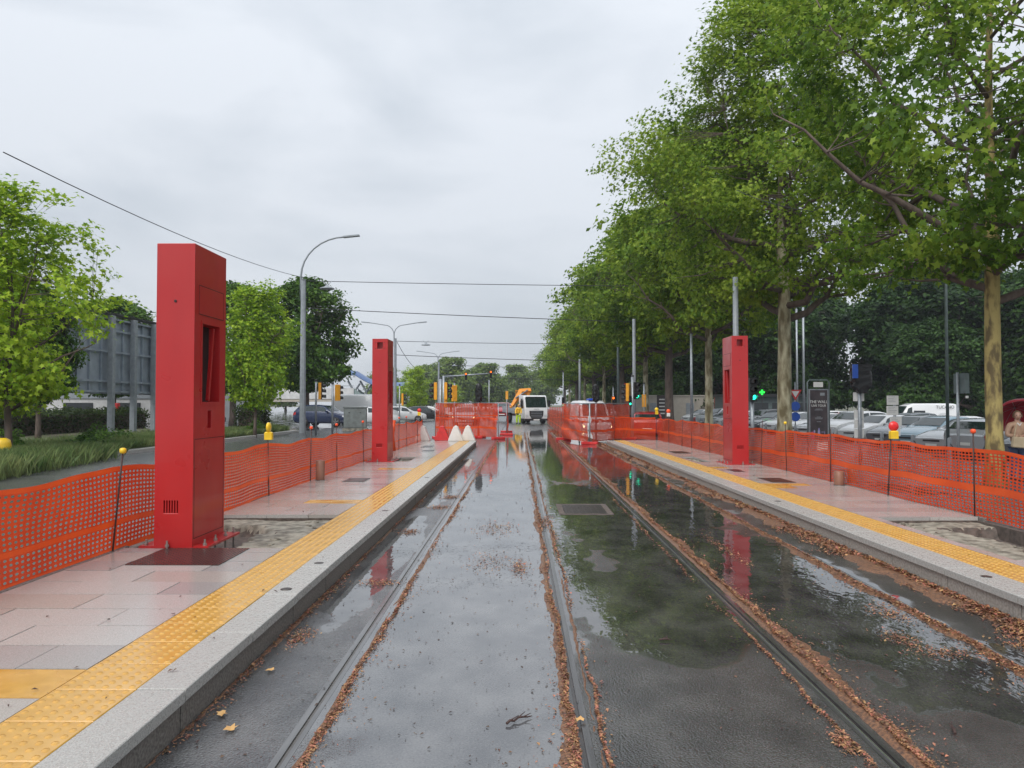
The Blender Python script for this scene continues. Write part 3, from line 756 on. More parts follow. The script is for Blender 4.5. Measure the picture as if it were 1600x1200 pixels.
# short brown bollards on the platforms
def bol(x, y, h, lab):
    t = thing('short_bollard', lab, 'bollard', (x, y, TOP - .005), 0, 'short brown bollards')
    MB().lathe([(.085, 0), (.085, h), (.08, h + .006), (.06, h + .007)], n=20).build('post', M_terra, t)
    MB().lathe([(.1, 0), (.1, .01), (.09, .012)], n=20).build('collar', M_cover, t)
bol(-3.87, 14.9, .38, 'short brown bollard against the left netting fence')
bol(5.82, 14.1, .25, 'short brown bollard in front of the right netting fence')
bol(6.28, 14.6, .26, 'short brown bollard seen through the right netting fence')

# inspection grate in the road
t = thing('drain_grate', 'rectangular rail-side inspection grate in the road between the tracks', 'drain cover', (1.03, 12.45, .002))
fr = MB()
for b in ((-.42, .42, -.62, -.52), (-.42, .42, .52, .62), (-.42, -.33, -.52, .52), (.33, .42, -.52, .52)): fr.box(*b, -.02, .003)
fr.build('frame', M_earth, t)
for i in range(15): MB().box(-.325, .325, -.5 + i * .068, -.46 + i * .068, -.02, .004).build('bar', M_cover, t)
for i in range(7): MB().box(-.30 + i * .1, -.285 + i * .1, -.51, .51, -.02, .001).build('cross_bar', M_cover, t)

# ================================================================== fallen debris
def scatter(name, n, gen, m, lab, size=(.0035, .0085), heap=.0, seed=1):
    n = int(n * 2.3)
    rs = np.random.RandomState(seed); P = gen(rs, n); n = len(P)
    s = (size[0] + (size[1] - size[0]) * rs.uniform(0, 1, n) ** 2 * 1.5) * (1 + P[:, 1].clip(0, 60) * .06); a = rs.uniform(0, 6.28, n)
    asp = rs.uniform(.25, .8, n); lift = rs.uniform(0, 1, n) * P[:, 2] + .003
    dx, dy = np.cos(a) * s, np.sin(a) * s; ex, ey = -np.sin(a) * s * asp, np.cos(a) * s * asp
    tz = rs.uniform(-.5, .5, n) * s; cz = rs.uniform(.1, .6, n) * s
    x, y = P[:, 0], P[:, 1]; z = lift + np.abs(tz)
    v = np.stack([np.stack([x - dx, y - dy, z - tz], -1), np.stack([x + ex, y + ey, z + cz], -1), np.stack([x + dx, y + dy, z + tz], -1), np.stack([x - ex, y - ey, z + cz * .6], -1)], 1)
    i = np.arange(n)[:, None] * 4 + np.arange(4)[None]
    me = np_mesh(name, v.reshape(-1, 3), [np.concatenate([i[:, [0, 1, 2]], i[:, [0, 2, 3]]])], m)
    return tag(link(name, me), lab, 'debris', kind='stuff')
def ysample(rs, n, y0=2.2, y1=45, p=1.6):
    u = rs.uniform(0, 1, n); a = 1 - p
    return (y0 ** a + u * (y1 ** a - y0 ** a)) ** (1 / a)
def n1(y, f, ph): return np.sin(y * f + ph) * .5 + np.sin(y * f * 2.7 + ph * 1.7) * .3 + np.sin(y * f * 6.1 + ph * .6) * .2
def rail_gen(rx, width, side, thick, gapphase, patch=.55, off=0.):
    def g(rs, n):
        y = ysample(rs, n); w = width * (1 + .6 * n1(y, 1.7, gapphase)); keep = rs.uniform(0, 1, n) < (patch + .7 * n1(y, .9, gapphase + 2))
        far_ = np.where(rs.uniform(0, 1, n) < .09, 3.0, .75); x = rx + off + side * np.abs(rs.normal(0, 1, n)) * w * far_ * .6 + n1(y, 2.2, gapphase) * .02 + n1(y * 3.1, 2.9, gapphase + 1) * .008
        z = np.clip(1 - np.abs(x - rx - off) / (w * 1.6 + 1e-4), 0, 1) * thick
        return np.stack([x, y, z], -1)[keep]
    return g
scatter('seed_fluff', 5200, rail_gen(-1.14, .05, 1, .012, .5, off=.10), M_fluff, 'thin broken line of brown plane-tree fluff along the leftmost rail', seed=1)
scatter('seed_fluff', 6500, rail_gen(.32, .045, -1, .015, 1.5, .7, off=-.02), M_fluff, 'brown fluff lying left of the second rail', seed=2)
scatter('seed_fluff', 4200, rail_gen(.32, .03, 1, .010, 3.5, .5, off=.10), M_fluff, 'narrow orange-brown line of fluff right of the second rail', seed=3)
scatter('seed_fluff', 13000, rail_gen(1.78, .075, 1, .035, 5.1, 1.1, off=.10), M_fluff, 'thick orange-brown bank of fluff right of the third rail', seed=4)
scatter('seed_fluff', 2500, rail_gen(1.78, .03, -1, .008, 2.1, .6, off=-.10), M_fluff, 'thin edge of fluff left of the third rail', seed=5)
scatter('seed_fluff', 11000, rail_gen(3.24, .08, -1, .022, 7.0, .9, off=-.02), M_fluff, 'brown fluff drifted over the rightmost rail', seed=6)
def kerbR(rs, n):
    y = ysample(rs, n, 3.5, 40); kx = 3.95 - .014 * y; w = .10 * (1 + .9 * n1(y, 1.3, 1.2)).clip(.15)
    x = kx - .02 - np.abs(rs.normal(0, 1, n)) * w; return np.stack([x, y, np.clip(1 - (kx - x) / .25, 0, 1) * .045], -1)
scatter('leaf_litter', 15000, kerbR, M_fluff, 'deep orange leaf litter heaped against the right platform kerb', seed=7, size=(.005, .012))
def kerbL(rs, n):
    y = ysample(rs, n, 2.2, 30); w = .03 * (1 + .8 * n1(y, 2.3, 4)).clip(.2); x = -1.74 + np.abs(rs.normal(0, 1, n)) * w
    keep = rs.uniform(0, 1, n) < .55 + .7 * n1(y, 1.1, .3); return np.stack([x, y, np.full(n, .012)], -1)[keep]
scatter('leaf_litter', 3800, kerbL, M_fluff, 'thin leaf litter in the gutter of the left platform kerb', seed=8)
M_mat = mat('matted_fluff', (.26, .125, .062), (.075, .038, .024), rough=.45, scale=55, bump=1.0, bscale=110, detail=6)
def ribbon(rx, side, w0, th, ph, lab, skew=0., y1=46, thr=.0, kink=None):
    ys = []; y = 2.2
    while y < y1: ys.append(y); y += .012 * y
    mb = MB(); nc = 7
    for j, y in enumerate(ys):
        k = n1(y, 1.7, ph) * .55 + .25 * noise.noise(Vector((y * 5, ph, 0))) + .25 * noise.noise(Vector((y * 17, ph, 3))); w = max(0, w0 * (1 + k - thr))
        base = rx - skew * y; j1 = .012 * noise.noise(Vector((y * 9, ph, 9)))
        for c in range(nc):
            f = c / (nc - 1); z = -.008 + (.008 + th * min(1, w / w0)) * math.sin(math.pi * f) ** .6 * (1 if w > .01 else 0) + .004 * noise.noise(Vector((y * 30, f * 5, ph)))
            mb.v.append((base + side * (j1 + w * f * (1 + .25 * noise.noise(Vector((y * 23, ph, f * 3))))), y, z))
    for j in range(len(ys) - 1):
        for c in range(nc - 1):
            q = (j * nc + c, j * nc + c + 1, (j + 1) * nc + c + 1, (j + 1) * nc + c); mb.f.append(q if side > 0 else q[::-1]); mb.m.append(0); mb.sm.append(True)
    return tag(mb.build('matted_fluff', M_mat), lab, 'debris', kind='stuff')
ribbon(-1.14 + .07, 1, .07, .006, .5, 'matted brown fluff beside the leftmost rail', thr=.25)
ribbon(.32 - .03, -1, .075, .008, 1.5, 'matted brown fluff left of the second rail', thr=.1)
ribbon(.32 + .07, 1, .035, .006, 3.5, 'matted fluff line right of the second rail', thr=.3)
ribbon(1.78 + .055, 1, .15, .022, 5.1, 'thick matted fluff bank right of the third rail', thr=0)
ribbon(3.24 - .0, -1, .13, .012, 7.0, 'matted fluff over the rightmost rail', thr=.05)
ribbon(3.94, -1, .22, .03, 1.2, 'matted leaf litter under the right kerb', skew=.014, y1=32)
ribbon(-1.755, 1, .05, .01, 4.0, 'matted leaf litter under the left kerb', y1=31, thr=.3)
def clumps(rs, n):
    cs = [(-1.32, 7.3, .22, .12), (-1.45, 10.2, .12, .2), (-1.3, 12.6, .18, .2), (-1.25, 14.0, .16, .25), (-1.6, 5.6, .1, .2), (2.9, 5.3, .22, .12), (2.75, 5.6, .12, .2), (3.0, 6.3, .15, .25),
          (3.5, 5.0, .12, .25), (1.62, 3.9, .05, .1), (.46, 3.35, .03, .05), (-.2, 3.3, .1, .12), (.35, 11, .1, .5), (-.3, 8.3, .25, .5), (.0, 8, .1, .4), (-.35, 10.5, .3, .6), (2.4, 9, .1, .9)]
    k = rs.randint(0, len(cs), n); c = np.array(cs)[k]
    return np.stack([c[:, 0] + rs.normal(0, .5, n) * c[:, 2], c[:, 1] + rs.normal(0, .6, n) * c[:, 3], rs.uniform(0, .012, n)], -1)
scatter('seed_fluff', 2600, clumps, M_fluff, 'scattered small clumps of brown fluff on the wet asphalt', seed=9)
def loose(rs, n):
    y = ysample(rs, n, 2.3, 25, 1.5); x = rs.uniform(-1.7, 3.8, n); m = (x < .3) | (rs.uniform(0, 1, n) < .5)
    return np.stack([x, y, np.zeros(n)], -1)[m]
scatter('loose_litter', 1700, loose, M_litter, 'dark specks of litter strewn over the road', size=(.003, .008), seed=10)
def pfl(rs, n):
    y = ysample(rs, n, 2.5, 20, 1.5); x = rs.uniform(-3.9, -1.8, n); m = rs.uniform(0, 1, n) < .5
    x2 = np.where(m, x, rs.uniform(4.0, 5.9, n)); return np.stack([x2, y, np.full(n, 0)], -1)
o = scatter('loose_litter', 80, pfl, M_litter, 'few dark leaf scraps lying on both platforms', size=(.005, .012), seed=11); o.location.z = TOP + .003
def twig(x, y, a, L, lab):
    mb = MB(); pts = []; p = Vector((0, 0, .012))
    for k in range(7): pts.append(p.copy()); p += Vector((math.cos(a + random.uniform(-.25, .25)), math.sin(a + random.uniform(-.25, .25)), 0)) * L / 6; p.z = .01 + random.uniform(0, .012)
    mb.tube(pts, [.007, .007, .006, .006, .005, .004, .002], 6)
    for k in (1, 3, 4): mb.tube([pts[k], pts[k] + Vector((random.uniform(-.02, .05), random.uniform(.02, .05), .012))], [.004, .0015], 5)
    return tag(mb.build('twig', M_rebar, None, (x, y, 0)), lab, 'twig')
twig(-.07, 4.10, .6, .17, 'forked dark twig lying on the road left of the second rail')
twig(2.23, 4.0, 1.2, .13, 'brown straight twig lying right of the third rail near the bottom')
twig(1.0, 5.55, .1, .09, 'small pale twig on the dark reflection between the tracks')
def fallen_leaf(x, y, s, m, lab, z=.012):
    mb = MB(); n = 11; vs = [(0, 0, .004)]
    for k in range(n):
        a = 2 * math.pi * k / n; r = s * (1 if k % 2 == 0 else .62) * random.uniform(.85, 1.1); vs.append((math.cos(a) * r, math.sin(a) * r * .8, random.uniform(0, .35) * s))
    mb.add(vs, [(0, 1 + k, 1 + (k + 1) % n) for k in range(n)], smooth=False); o = mb.build('fallen_leaf', m, None, (x, y, z), random.uniform(0, 6)); return tag(o, lab, 'leaf')
for (x, y, s, lab) in ((-1.50, 4.02, .045, 'yellow fallen leaf on the asphalt by the left kerb'), (-1.62, 4.2, .04, 'curled yellow leaf against the left kerb'), (-1.58, 4.9, .035, 'small yellow leaf in the left gutter'),
                    (3.72, 5.75, .05, 'pale yellow leaf lying on the litter at the right kerb'), (.32, 4.15, .035, 'pale leaf stuck beside the second rail')):
    fallen_leaf(x, y, s, M_dry, lab)

# ================================================================== trees
def leaf_shape(kind):
    if kind == 'star':
        r = [1.0, .42, .78, .34, .55, .25, .55, .34, .78, .42]; n = 10
        pts = [(r[k] * math.cos(2 * math.pi * k / n), r[k] * math.sin(2 * math.pi * k / n), -.18 * r[k] ** 2) for k in range(n)]
        return np.array(pts), [(list(range(10)))]
    return np.array([(-.7, 0, 0), (0, -.5, .12), (.9, 0, -.12), (0, .5, .12)]), [[0, 1, 2, 3]]
def crown_np(seed, clusters, per, size, crad, kind, flat=.6):
    rs = np.random.RandomState(seed); n = len(clusters) * per
    C = np.repeat(np.array(clusters), per, 0)
    P = C + rs.normal(0, 1, (n, 3)) * np.array([crad, crad, crad * flat])
    tmpl, faces = leaf_shape(kind); k = len(tmpl)
    s = size * rs.uniform(.55, 1.25, n)
    out = P - P.mean(0); out /= (np.linalg.norm(out, axis=1)[:, None] + 1e-6)
    N = np.stack([rs.normal(0, .55, n), rs.normal(0, .55, n), np.abs(rs.normal(.7, .4, n))], -1) + out * .45; N /= np.linalg.norm(N, axis=1)[:, None]
    T = rs.normal(0, 1, (n, 3)) + out * .8; T -= N * (T * N).sum(1)[:, None]; T /= np.linalg.norm(T, axis=1)[:, None]
    B = np.cross(N, T)
    v = P[:, None] + (T[:, None] * tmpl[None, :, :1] + B[:, None] * tmpl[None, :, 1:2] + N[:, None] * tmpl[None, :, 2:]) * s[:, None, None]
    idx = np.arange(n)[:, None] * k + np.array(faces[0])[None]
    return v.reshape(-1, 3), idx
def make_tree(name, seed, H, base_h, rad, nclus, per, leaf, crad, kind, lm, bm, tr, label, cat='tree', profile='plane', loc=(0, 0, 0), rz=0, group=None, lean=0, fork=None, nlimb=14, gap=.5, shape=None, scale=1.0):
    rs = random.Random(seed)
    t = thing(name, label, cat, loc, rz, group)
    # trunk
    pts = []; rr = []; n = 16; topz = H * .86
    for i in range(n):
        f = i / (n - 1); z = f * topz
        wob = Vector((noise.noise(Vector((f * 2.2, seed, 0))), noise.noise(Vector((f * 2.2, seed, 5))), 0)) * .5 * f
        pts.append(Vector((lean * f, 0, z)) + wob)
        rr.append(tr * (1.35 if i == 0 else 1) * max(.08, (1 - f * .55) if z < base_h * 1.4 else (1 - f) ** .9 * .95))
    trunk = MB().tube(pts, rr, 14)
    trunk.v = [tuple(Vector(v) + Vector(v).normalized() * noise.noise(Vector(v) * 1.8) * tr * .22) if v[2] > .02 else (v[0], v[1], v[2] - .15) for v in trunk.v]
    def tr_at(z):
        f = min(max(z / topz, 0), 1) * (n - 1); i = min(int(f), n - 2); return pts[i].lerp(pts[i + 1], f - i), rr[i] + (rr[i + 1] - rr[i]) * (f - i)
    # envelope
    def env(zf, th):
        if profile == 'plane': r = math.sin(math.pi * min(1, (zf * .86 + .10)) ** .85) ** .62
        elif profile == 'cone': r = (1 - zf) ** .75 * min(1, zf * 6 + .35)
        elif profile == 'box': r = min(1, (1 - zf) * 4) ** .5 * min(1, zf * 5 + .3)
        else: r = math.sin(math.pi * (zf * .9 + .05)) ** .5
        r *= .78 + .62 * noise.noise(Vector((math.cos(th) * 1.3, math.sin(th) * 1.3, zf * 3.2 + seed)))+ .10 * noise.noise(Vector((math.cos(th) * 4, math.sin(th) * 4, zf * 9 + seed)))
        return r * rad
    # limbs
    nodes = []; br = MB()
    for i in range(n):
        if pts[i].z > base_h * .9: nodes.append((pts[i], rr[i]))
    for k in range(nlimb):
        f = (k + .5) / nlimb; z0 = base_h * .82 + (H * .62 - base_h * .8) * f ** 1.15; th = k * 2.4 + rs.uniform(-.4, .4)
        p, r0 = tr_at(z0); r0 *= .62; zf_end = min(.97, (z0 - base_h) / (H - base_h) + rs.uniform(.16, .34)); ze = base_h + zf_end * (H - base_h)
        re = env(zf_end, th) * .86; m = 7; prev = p; lp = [p]; lr = [r0]
        for j in range(1, m + 1):
            g = j / m; q = Vector((math.cos(th) * re * g ** .8, math.sin(th) * re * g ** .8, z0 + (ze - z0) * g ** 1.25)) + Vector((p.x, p.y, 0)) * (1 - g)
            q += Vector((rs.uniform(-1, 1), rs.uniform(-1, 1), rs.uniform(-1, 1))) * .14 * rad * .2
            lp.append(q); lr.append(r0 * (1 - g) ** .9 + .012); nodes.append((q, lr[-1]))
        br.tube(lp, lr, 7)
    # leaf clusters within the envelope, each on its own twig
    clus = []; tries = 0
    while len(clus) < nclus and tries < nclus * 30:
        tries += 1
        zf = rs.random(); th = rs.uniform(0, 2 * math.pi); R_ = env(zf, th); u = rs.random() ** .42
        z = base_h + zf * (H - base_h); c = Vector((math.cos(th) * R_ * u + lean * z / H, math.sin(th) * R_ * u, z))
        if noise.noise(Vector((c.x, c.y, c.z)) * (2.2 / rad) + Vector((seed, 0, 0))) < -.28 * (1 - gap) - .12 + (.0 if u > .5 else .12): continue
        clus.append(c)
    nd = np.array([tuple(a[0]) for a in nodes])
    for c in clus:
        d = ((nd - np.array(c)) ** 2).sum(1) + np.maximum(0, nd[:, 2] - c.z) * 3; j = int(d.argmin()); p = Vector(nd[j]); mid = p.lerp(c, .55) + Vector((0, 0, -.06 * (c - p).length))
        r = min(nodes[j][1] * .5, .035 * rad / 5); br.tube([p, mid, c], [r, r * .6, .006], 4, cap=False)
    trunk.build('trunk', bm, t); br.build('branches', M_bark_g, t)
    v, idx = crown_np(seed, [tuple(c) for c in clus], per, leaf, crad, kind)
    link('crown', np_mesh('crown', v, [idx], lm), t)
    return t
G_row = 'plane trees in the row along the right side'
A = make_tree('plane_tree', 11, 18.6, 6.3, 6.6, 1400, 52, .125, .29, 'star', M_leaf, M_bark, .30, 'large plane tree with mottled trunk just right of the right-hand red pillar', loc=(10.75, 31.3, -.17), group=G_row, nlimb=18, gap=.75)
B = make_tree('plane_tree', 23, 18.5, 5.0, 5.9, 720, 44, .14, .29, 'star', M_leaf, M_bark_y, .19, 'nearest plane tree with yellow mossy trunk at the right edge', loc=(11.05, 18.0, -.16), group=G_row, gap=1.35, nlimb=18)
C_ = make_tree('plane_tree', 37, 17.6, 6.2, 6.7, 1150, 30, .21, .34, 'kite', M_leaf, M_bark, .24, 'slender plane tree with pale trunk, third of the right-hand row', loc=(11.0, 44.8, -.17), group=G_row, rz=1)
D_ = make_tree('plane_tree', 41, 17.0, 6.3, 7.0, 1150, 30, .22, .35, 'kite', M_leaf, M_bark_g, .33, 'plane tree with straight brown trunk, fourth of the right-hand row', loc=(11.2, 57.5, -.17), group=G_row)
far = [(11.6, 67, 1.0, 2.1, 'leaning dark-trunked plane tree, fifth of the right-hand row', C_), (11.2, 80, .98, 4.0, 'sixth plane tree of the right-hand row', D_), (10.9, 94, .95, .7, 'pale-trunked forked plane tree, seventh of the right-hand row', C_),
       (11, 108, .98, 3.0, 'eighth plane tree of the right-hand row', D_), (11, 123, .96, 5.0, 'ninth plane tree of the right-hand row', C_), (11, 140, 1.0, 1.2, 'tenth plane tree of the right-hand row', D_),
       (11, 160, 1.0, 2.6, 'eleventh plane tree of the right-hand row', C_), (11.5, 185, 1.0, .3, 'last plane tree of the right-hand row', D_)]
for (x, y, s, rz, lab, src) in far: copy_tree(src, lab, (x - .6, y, -.17), rz, (s * 1.05, s * 1.05, s))
copy_tree(B, 'plane tree mostly outside the right edge, behind the yellow-trunked one', (17.5, 17.0, -.2), 2.2, (.95,) * 3)
# young trees on the left verge
Y1 = make_tree('young_tree', 53, 7.7, 1.55, 2.85, 460, 28, .125, .21, 'star', M_leaf_y, M_bark_g, .10, 'young lime-green maple at the left edge on the verge', loc=(-14.5, 21.7, .15), group='young lime-green trees beside the side road', nlimb=16, profile='cone2', rz=.4)
Y2 = make_tree('young_tree', 59, 7.6, 1.5, 2.45, 480, 28, .12, .21, 'star', M_leaf_y, M_bark_g, .08, 'young lime-green tree between the big pillar and the street lamp', loc=(-13.3, 38.5, .14), group='young lime-green trees beside the side road', nlimb=16, profile='cone2')
copy_tree(Y2, 'small young tree right of the second red pillar', (-13.4, 97, 0), 1.0, (1.0, 1.0, .84))
copy_tree(Y2, 'distant young tree behind the yellow traffic lights', (-13.4, 150, 0), 2.0, (1.2, 1.2, .75))
copy_tree(Y1, 'second lime-green young tree just inside the left edge', (-17.6, 25.5, .15), 2.4, (.8, .8, .78))
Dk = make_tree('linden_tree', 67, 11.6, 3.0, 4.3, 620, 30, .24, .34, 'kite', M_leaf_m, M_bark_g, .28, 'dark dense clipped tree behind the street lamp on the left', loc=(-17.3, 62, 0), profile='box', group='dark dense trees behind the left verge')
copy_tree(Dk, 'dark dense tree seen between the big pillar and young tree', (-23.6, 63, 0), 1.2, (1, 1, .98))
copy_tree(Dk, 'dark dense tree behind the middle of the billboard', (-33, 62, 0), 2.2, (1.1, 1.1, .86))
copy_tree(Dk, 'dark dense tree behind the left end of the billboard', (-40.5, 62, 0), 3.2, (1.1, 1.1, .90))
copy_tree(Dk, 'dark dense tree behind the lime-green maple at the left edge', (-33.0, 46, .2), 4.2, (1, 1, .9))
copy_tree(Dk, 'dark dense tree with thick grey trunk behind the leftmost maple', (-20.8, 33.0, .2), .2, (.40, .40, .56))
# wood beyond the car park
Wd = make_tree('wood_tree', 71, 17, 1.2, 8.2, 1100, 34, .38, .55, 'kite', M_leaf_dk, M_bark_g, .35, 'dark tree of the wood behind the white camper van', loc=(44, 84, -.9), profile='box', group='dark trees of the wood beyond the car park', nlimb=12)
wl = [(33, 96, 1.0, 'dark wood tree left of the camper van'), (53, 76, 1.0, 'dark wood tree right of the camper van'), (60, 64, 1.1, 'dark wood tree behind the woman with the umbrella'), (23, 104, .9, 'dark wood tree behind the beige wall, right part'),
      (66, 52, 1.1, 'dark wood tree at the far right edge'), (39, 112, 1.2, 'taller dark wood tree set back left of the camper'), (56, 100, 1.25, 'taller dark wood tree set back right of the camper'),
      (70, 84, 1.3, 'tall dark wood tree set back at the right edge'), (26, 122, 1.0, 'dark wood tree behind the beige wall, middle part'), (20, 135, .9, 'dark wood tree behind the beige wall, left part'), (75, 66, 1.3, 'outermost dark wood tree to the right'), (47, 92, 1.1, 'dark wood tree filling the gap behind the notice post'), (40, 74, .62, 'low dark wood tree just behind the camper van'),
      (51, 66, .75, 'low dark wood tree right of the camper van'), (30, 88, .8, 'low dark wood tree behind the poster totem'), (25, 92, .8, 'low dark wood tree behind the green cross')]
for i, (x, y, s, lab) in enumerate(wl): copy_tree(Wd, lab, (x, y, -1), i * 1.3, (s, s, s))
# distant trees closing the road
Fr = make_tree('distant_tree', 83, 12, 1.5, 6.5, 420, 26, .46, .62, 'kite', M_leaf_f, M_bark_g, .3, 'distant pale round tree left of the tram road', loc=(-9, 205, 0), profile='round', group='distant hazy trees closing the road', nlimb=10)
dl = [(-17, 190, 1.05, 'distant tree farther left of the tram road'), (-26, 215, 1.0, 'distant tree behind the yellow traffic lights'), (-1, 250, 1.15, 'distant round-topped tree straight down the road'), (8, 265, 1.1, 'distant tree beside the end of the plane row'),
      (-40, 230, 1.0, 'distant tree behind the footbridge stairs'), (-55, 180, .9, 'distant tree left of the footbridge roof'), (-72, 200, .9, 'distant pale tree behind the parked van'), (-14, 280, 1.2, 'farthest tree left of the road'), (-33, 290, 1.1, 'farthest tree behind the signals')]
for i, (x, y, s, lab) in enumerate(dl): copy_tree(Fr, lab, (x, y, 0), i * 1.7, (s, s, s))
for i, (x, y, s, lab) in enumerate([(22, 118, .8, 'hazy tree seen between trunks of the plane row, nearest of four'), (25, 150, .9, 'hazy tree seen between trunks of the plane row, second of four'), (21, 180, .9, 'hazy tree seen between trunks of the plane row, third of four'), (19, 215, 1.0, 'hazy tree seen between trunks of the plane row, farthest of four')]): copy_tree(Fr, lab, (x, y, -.6), i * 1.1, (s, s, s))

# grass on the verge, hedge
def grass(name, n, gen, h, lab, seed, z):
    rs = np.random.RandomState(seed); P = gen(rs, n); n = len(P); a = rs.uniform(0, 6.28, n); hh = h * rs.uniform(.4, 1.15, n) * P[:, 2]; w = rs.uniform(.004, .012, n); lx, ly = rs.normal(0, .28, n) * hh, rs.normal(0, .28, n) * hh
    x, y = P[:, 0], P[:, 1]; zz = np.full(n, z)
    v = np.stack([np.stack([x - np.cos(a) * w, y - np.sin(a) * w, zz], -1), np.stack([x + np.cos(a) * w, y + np.sin(a) * w, zz], -1), np.stack([x + lx * .4 + np.cos(a) * w, y + ly * .4 + np.sin(a) * w, zz + hh * .6], -1), np.stack([x + lx, y + ly, zz + hh], -1)], 1)
    i = np.arange(n)[:, None] * 4 + np.arange(4)[None]
    return tag(link(name, np_mesh(name, v.reshape(-1, 3), [i], M_grass)), lab, 'grass', kind='stuff')
def g1(rs, n):
    y = rs.uniform(17, 45, n); x = -13.5 - np.abs(rs.normal(0, 1, n)) * 2.2; s = .7 + .5 * n1(y, .8, 1) * n1(x, 1.1, 2); return np.stack([x, y, s.clip(.3)], -1)
grass('tall_grass', 110000, g1, .40, 'tall seeding grass covering the left verge behind the kerb', 5, .14)
def g2(rs, n):
    y = rs.uniform(15, 24, n); x = rs.uniform(-14.2, -11.2, n); k = x < (-11.5 - .16 * (y - 15) + rs.normal(0, .25, n)); return np.stack([x, y, np.ones(n)], -1)[k]
grass('weeds', 45000, g2, .5, 'weeds growing over the kerb below the leftmost maple', 6, .02)
def hedge(x0, x1, y0, y1, h, lab, seed, n=14000):
    rs = np.random.RandomState(seed); t = thing('hedge', lab, 'hedge')
    P = np.stack([rs.uniform(x0, x1, n), rs.uniform(y0, y1, n), h * rs.uniform(0, 1, n) ** .6], -1)
    P[:, 2] += .10 * np.sin(P[:, 1] * 1.3) + .06 * rs.normal(0, 1, n)
    v, idx = crown_np(seed, [tuple(p) for p in P], 1, .10, .05, 'kite', 1); link('foliage', np_mesh('foliage', v, [idx], M_hedge), t)
    MB().box(x0 + .25, x1 - .25, y0 + .25, y1 - .25, 0, h * .85).build('stems', M_bark_g, t); return t
hedge(-24.5, -22.6, 33, 47, 1.35, 'dark clipped hedge behind the billboard legs', 3)
hedge(-27, -25, 25, 33, 1.3, 'dark hedge behind the leftmost maple', 4, 8000)
hedge(-16.5, -15, 44, 46.5, 1.5, 'low dark shrub behind the street lamp pole', 6, 3500)

def shrub(x, y, w, h, lab, seed, n=2600):
    rs = np.random.RandomState(seed); t = thing('shrub', lab, 'shrub', (x, y, .12)); P = rs.normal(0, 1, (n, 3)); P /= np.linalg.norm(P, axis=1)[:, None]; P *= (rs.uniform(.2, 1, n) ** .4 * (1 + .3 * np.sin(P[:, 0] * 5 + seed) * np.cos(P[:, 1] * 4)))[:, None]
    P[:, 2] = np.abs(P[:, 2]) * h; P[:, :2] *= w
    v, idx = crown_np(seed, [tuple(p) for p in P], 1, .06, .03, 'kite', 1); link('foliage', np_mesh('foliage', v, [idx], M_leaf_m), t)
    st = MB(); [st.tube([(0, 0, -.1), (w * .5 * math.cos(a), w * .5 * math.sin(a), h * .7)], [.012, .004], 5) for a in (0, 1.1, 2.3, 3.4, 4.6, 5.5)]; st.build('stems', M_bark_g, t)
for (x, y, w, h, lab) in ((-13.9, 24.5, .55, .55, 'low green shrub on the verge edge nearest the leftmost maple'), (-15.2, 28.0, .9, .7, 'broad low shrub in front of the left end of the billboard'), (-14.6, 32.5, .7, .55, 'small shrub on the verge before the billboard legs'),
    (-15.8, 36.5, .9, .8, 'low shrub at the foot of the right-hand billboard legs'), (-16.5, 24.0, .9, .8, 'bushy shrub behind the yellow drum'), (-14.2, 41.5, .6, .6, 'small shrub beside the young tree left of the street lamp')):
    shrub(x, y, w, h, lab, int(abs(x * 100 + y)))
# ================================================================== billboard
t = thing('billboard', 'back of a large blue-grey billboard standing on steel legs', 'billboard', (-20, 33.5, .2))
Lb = 15.0; MB().box(-.25, -.12, 0, Lb, 1.98, 5.75).build('panel_back', M_bill, t)
for k in range(15): MB().box(-.118, -.02, k * Lb / 15 + .02, k * Lb / 15 + .10, 2.0, 5.72).build('rib', M_bill, t)
for z in (2.05, 2.55, 4.0, 5.05, 5.62): MB().box(-.018, .04, 0, Lb, z, z + .09).build('cross_rail', M_bill, t)
MB().box(-.3, .12, -.12, -.002, 1.9, 5.85).build('end_frame', M_black, t)
MB().box(-.34, .16, -.12, Lb + .1, 5.87, 5.95).build('top_cap', M_black, t)
for yy in (3.6, 5.75, 7.95, 10.2, 12.4): MB().box(.045, .28, yy - .14, yy + .14, -.3, 5.8).build('leg', M_paintgrey, t)

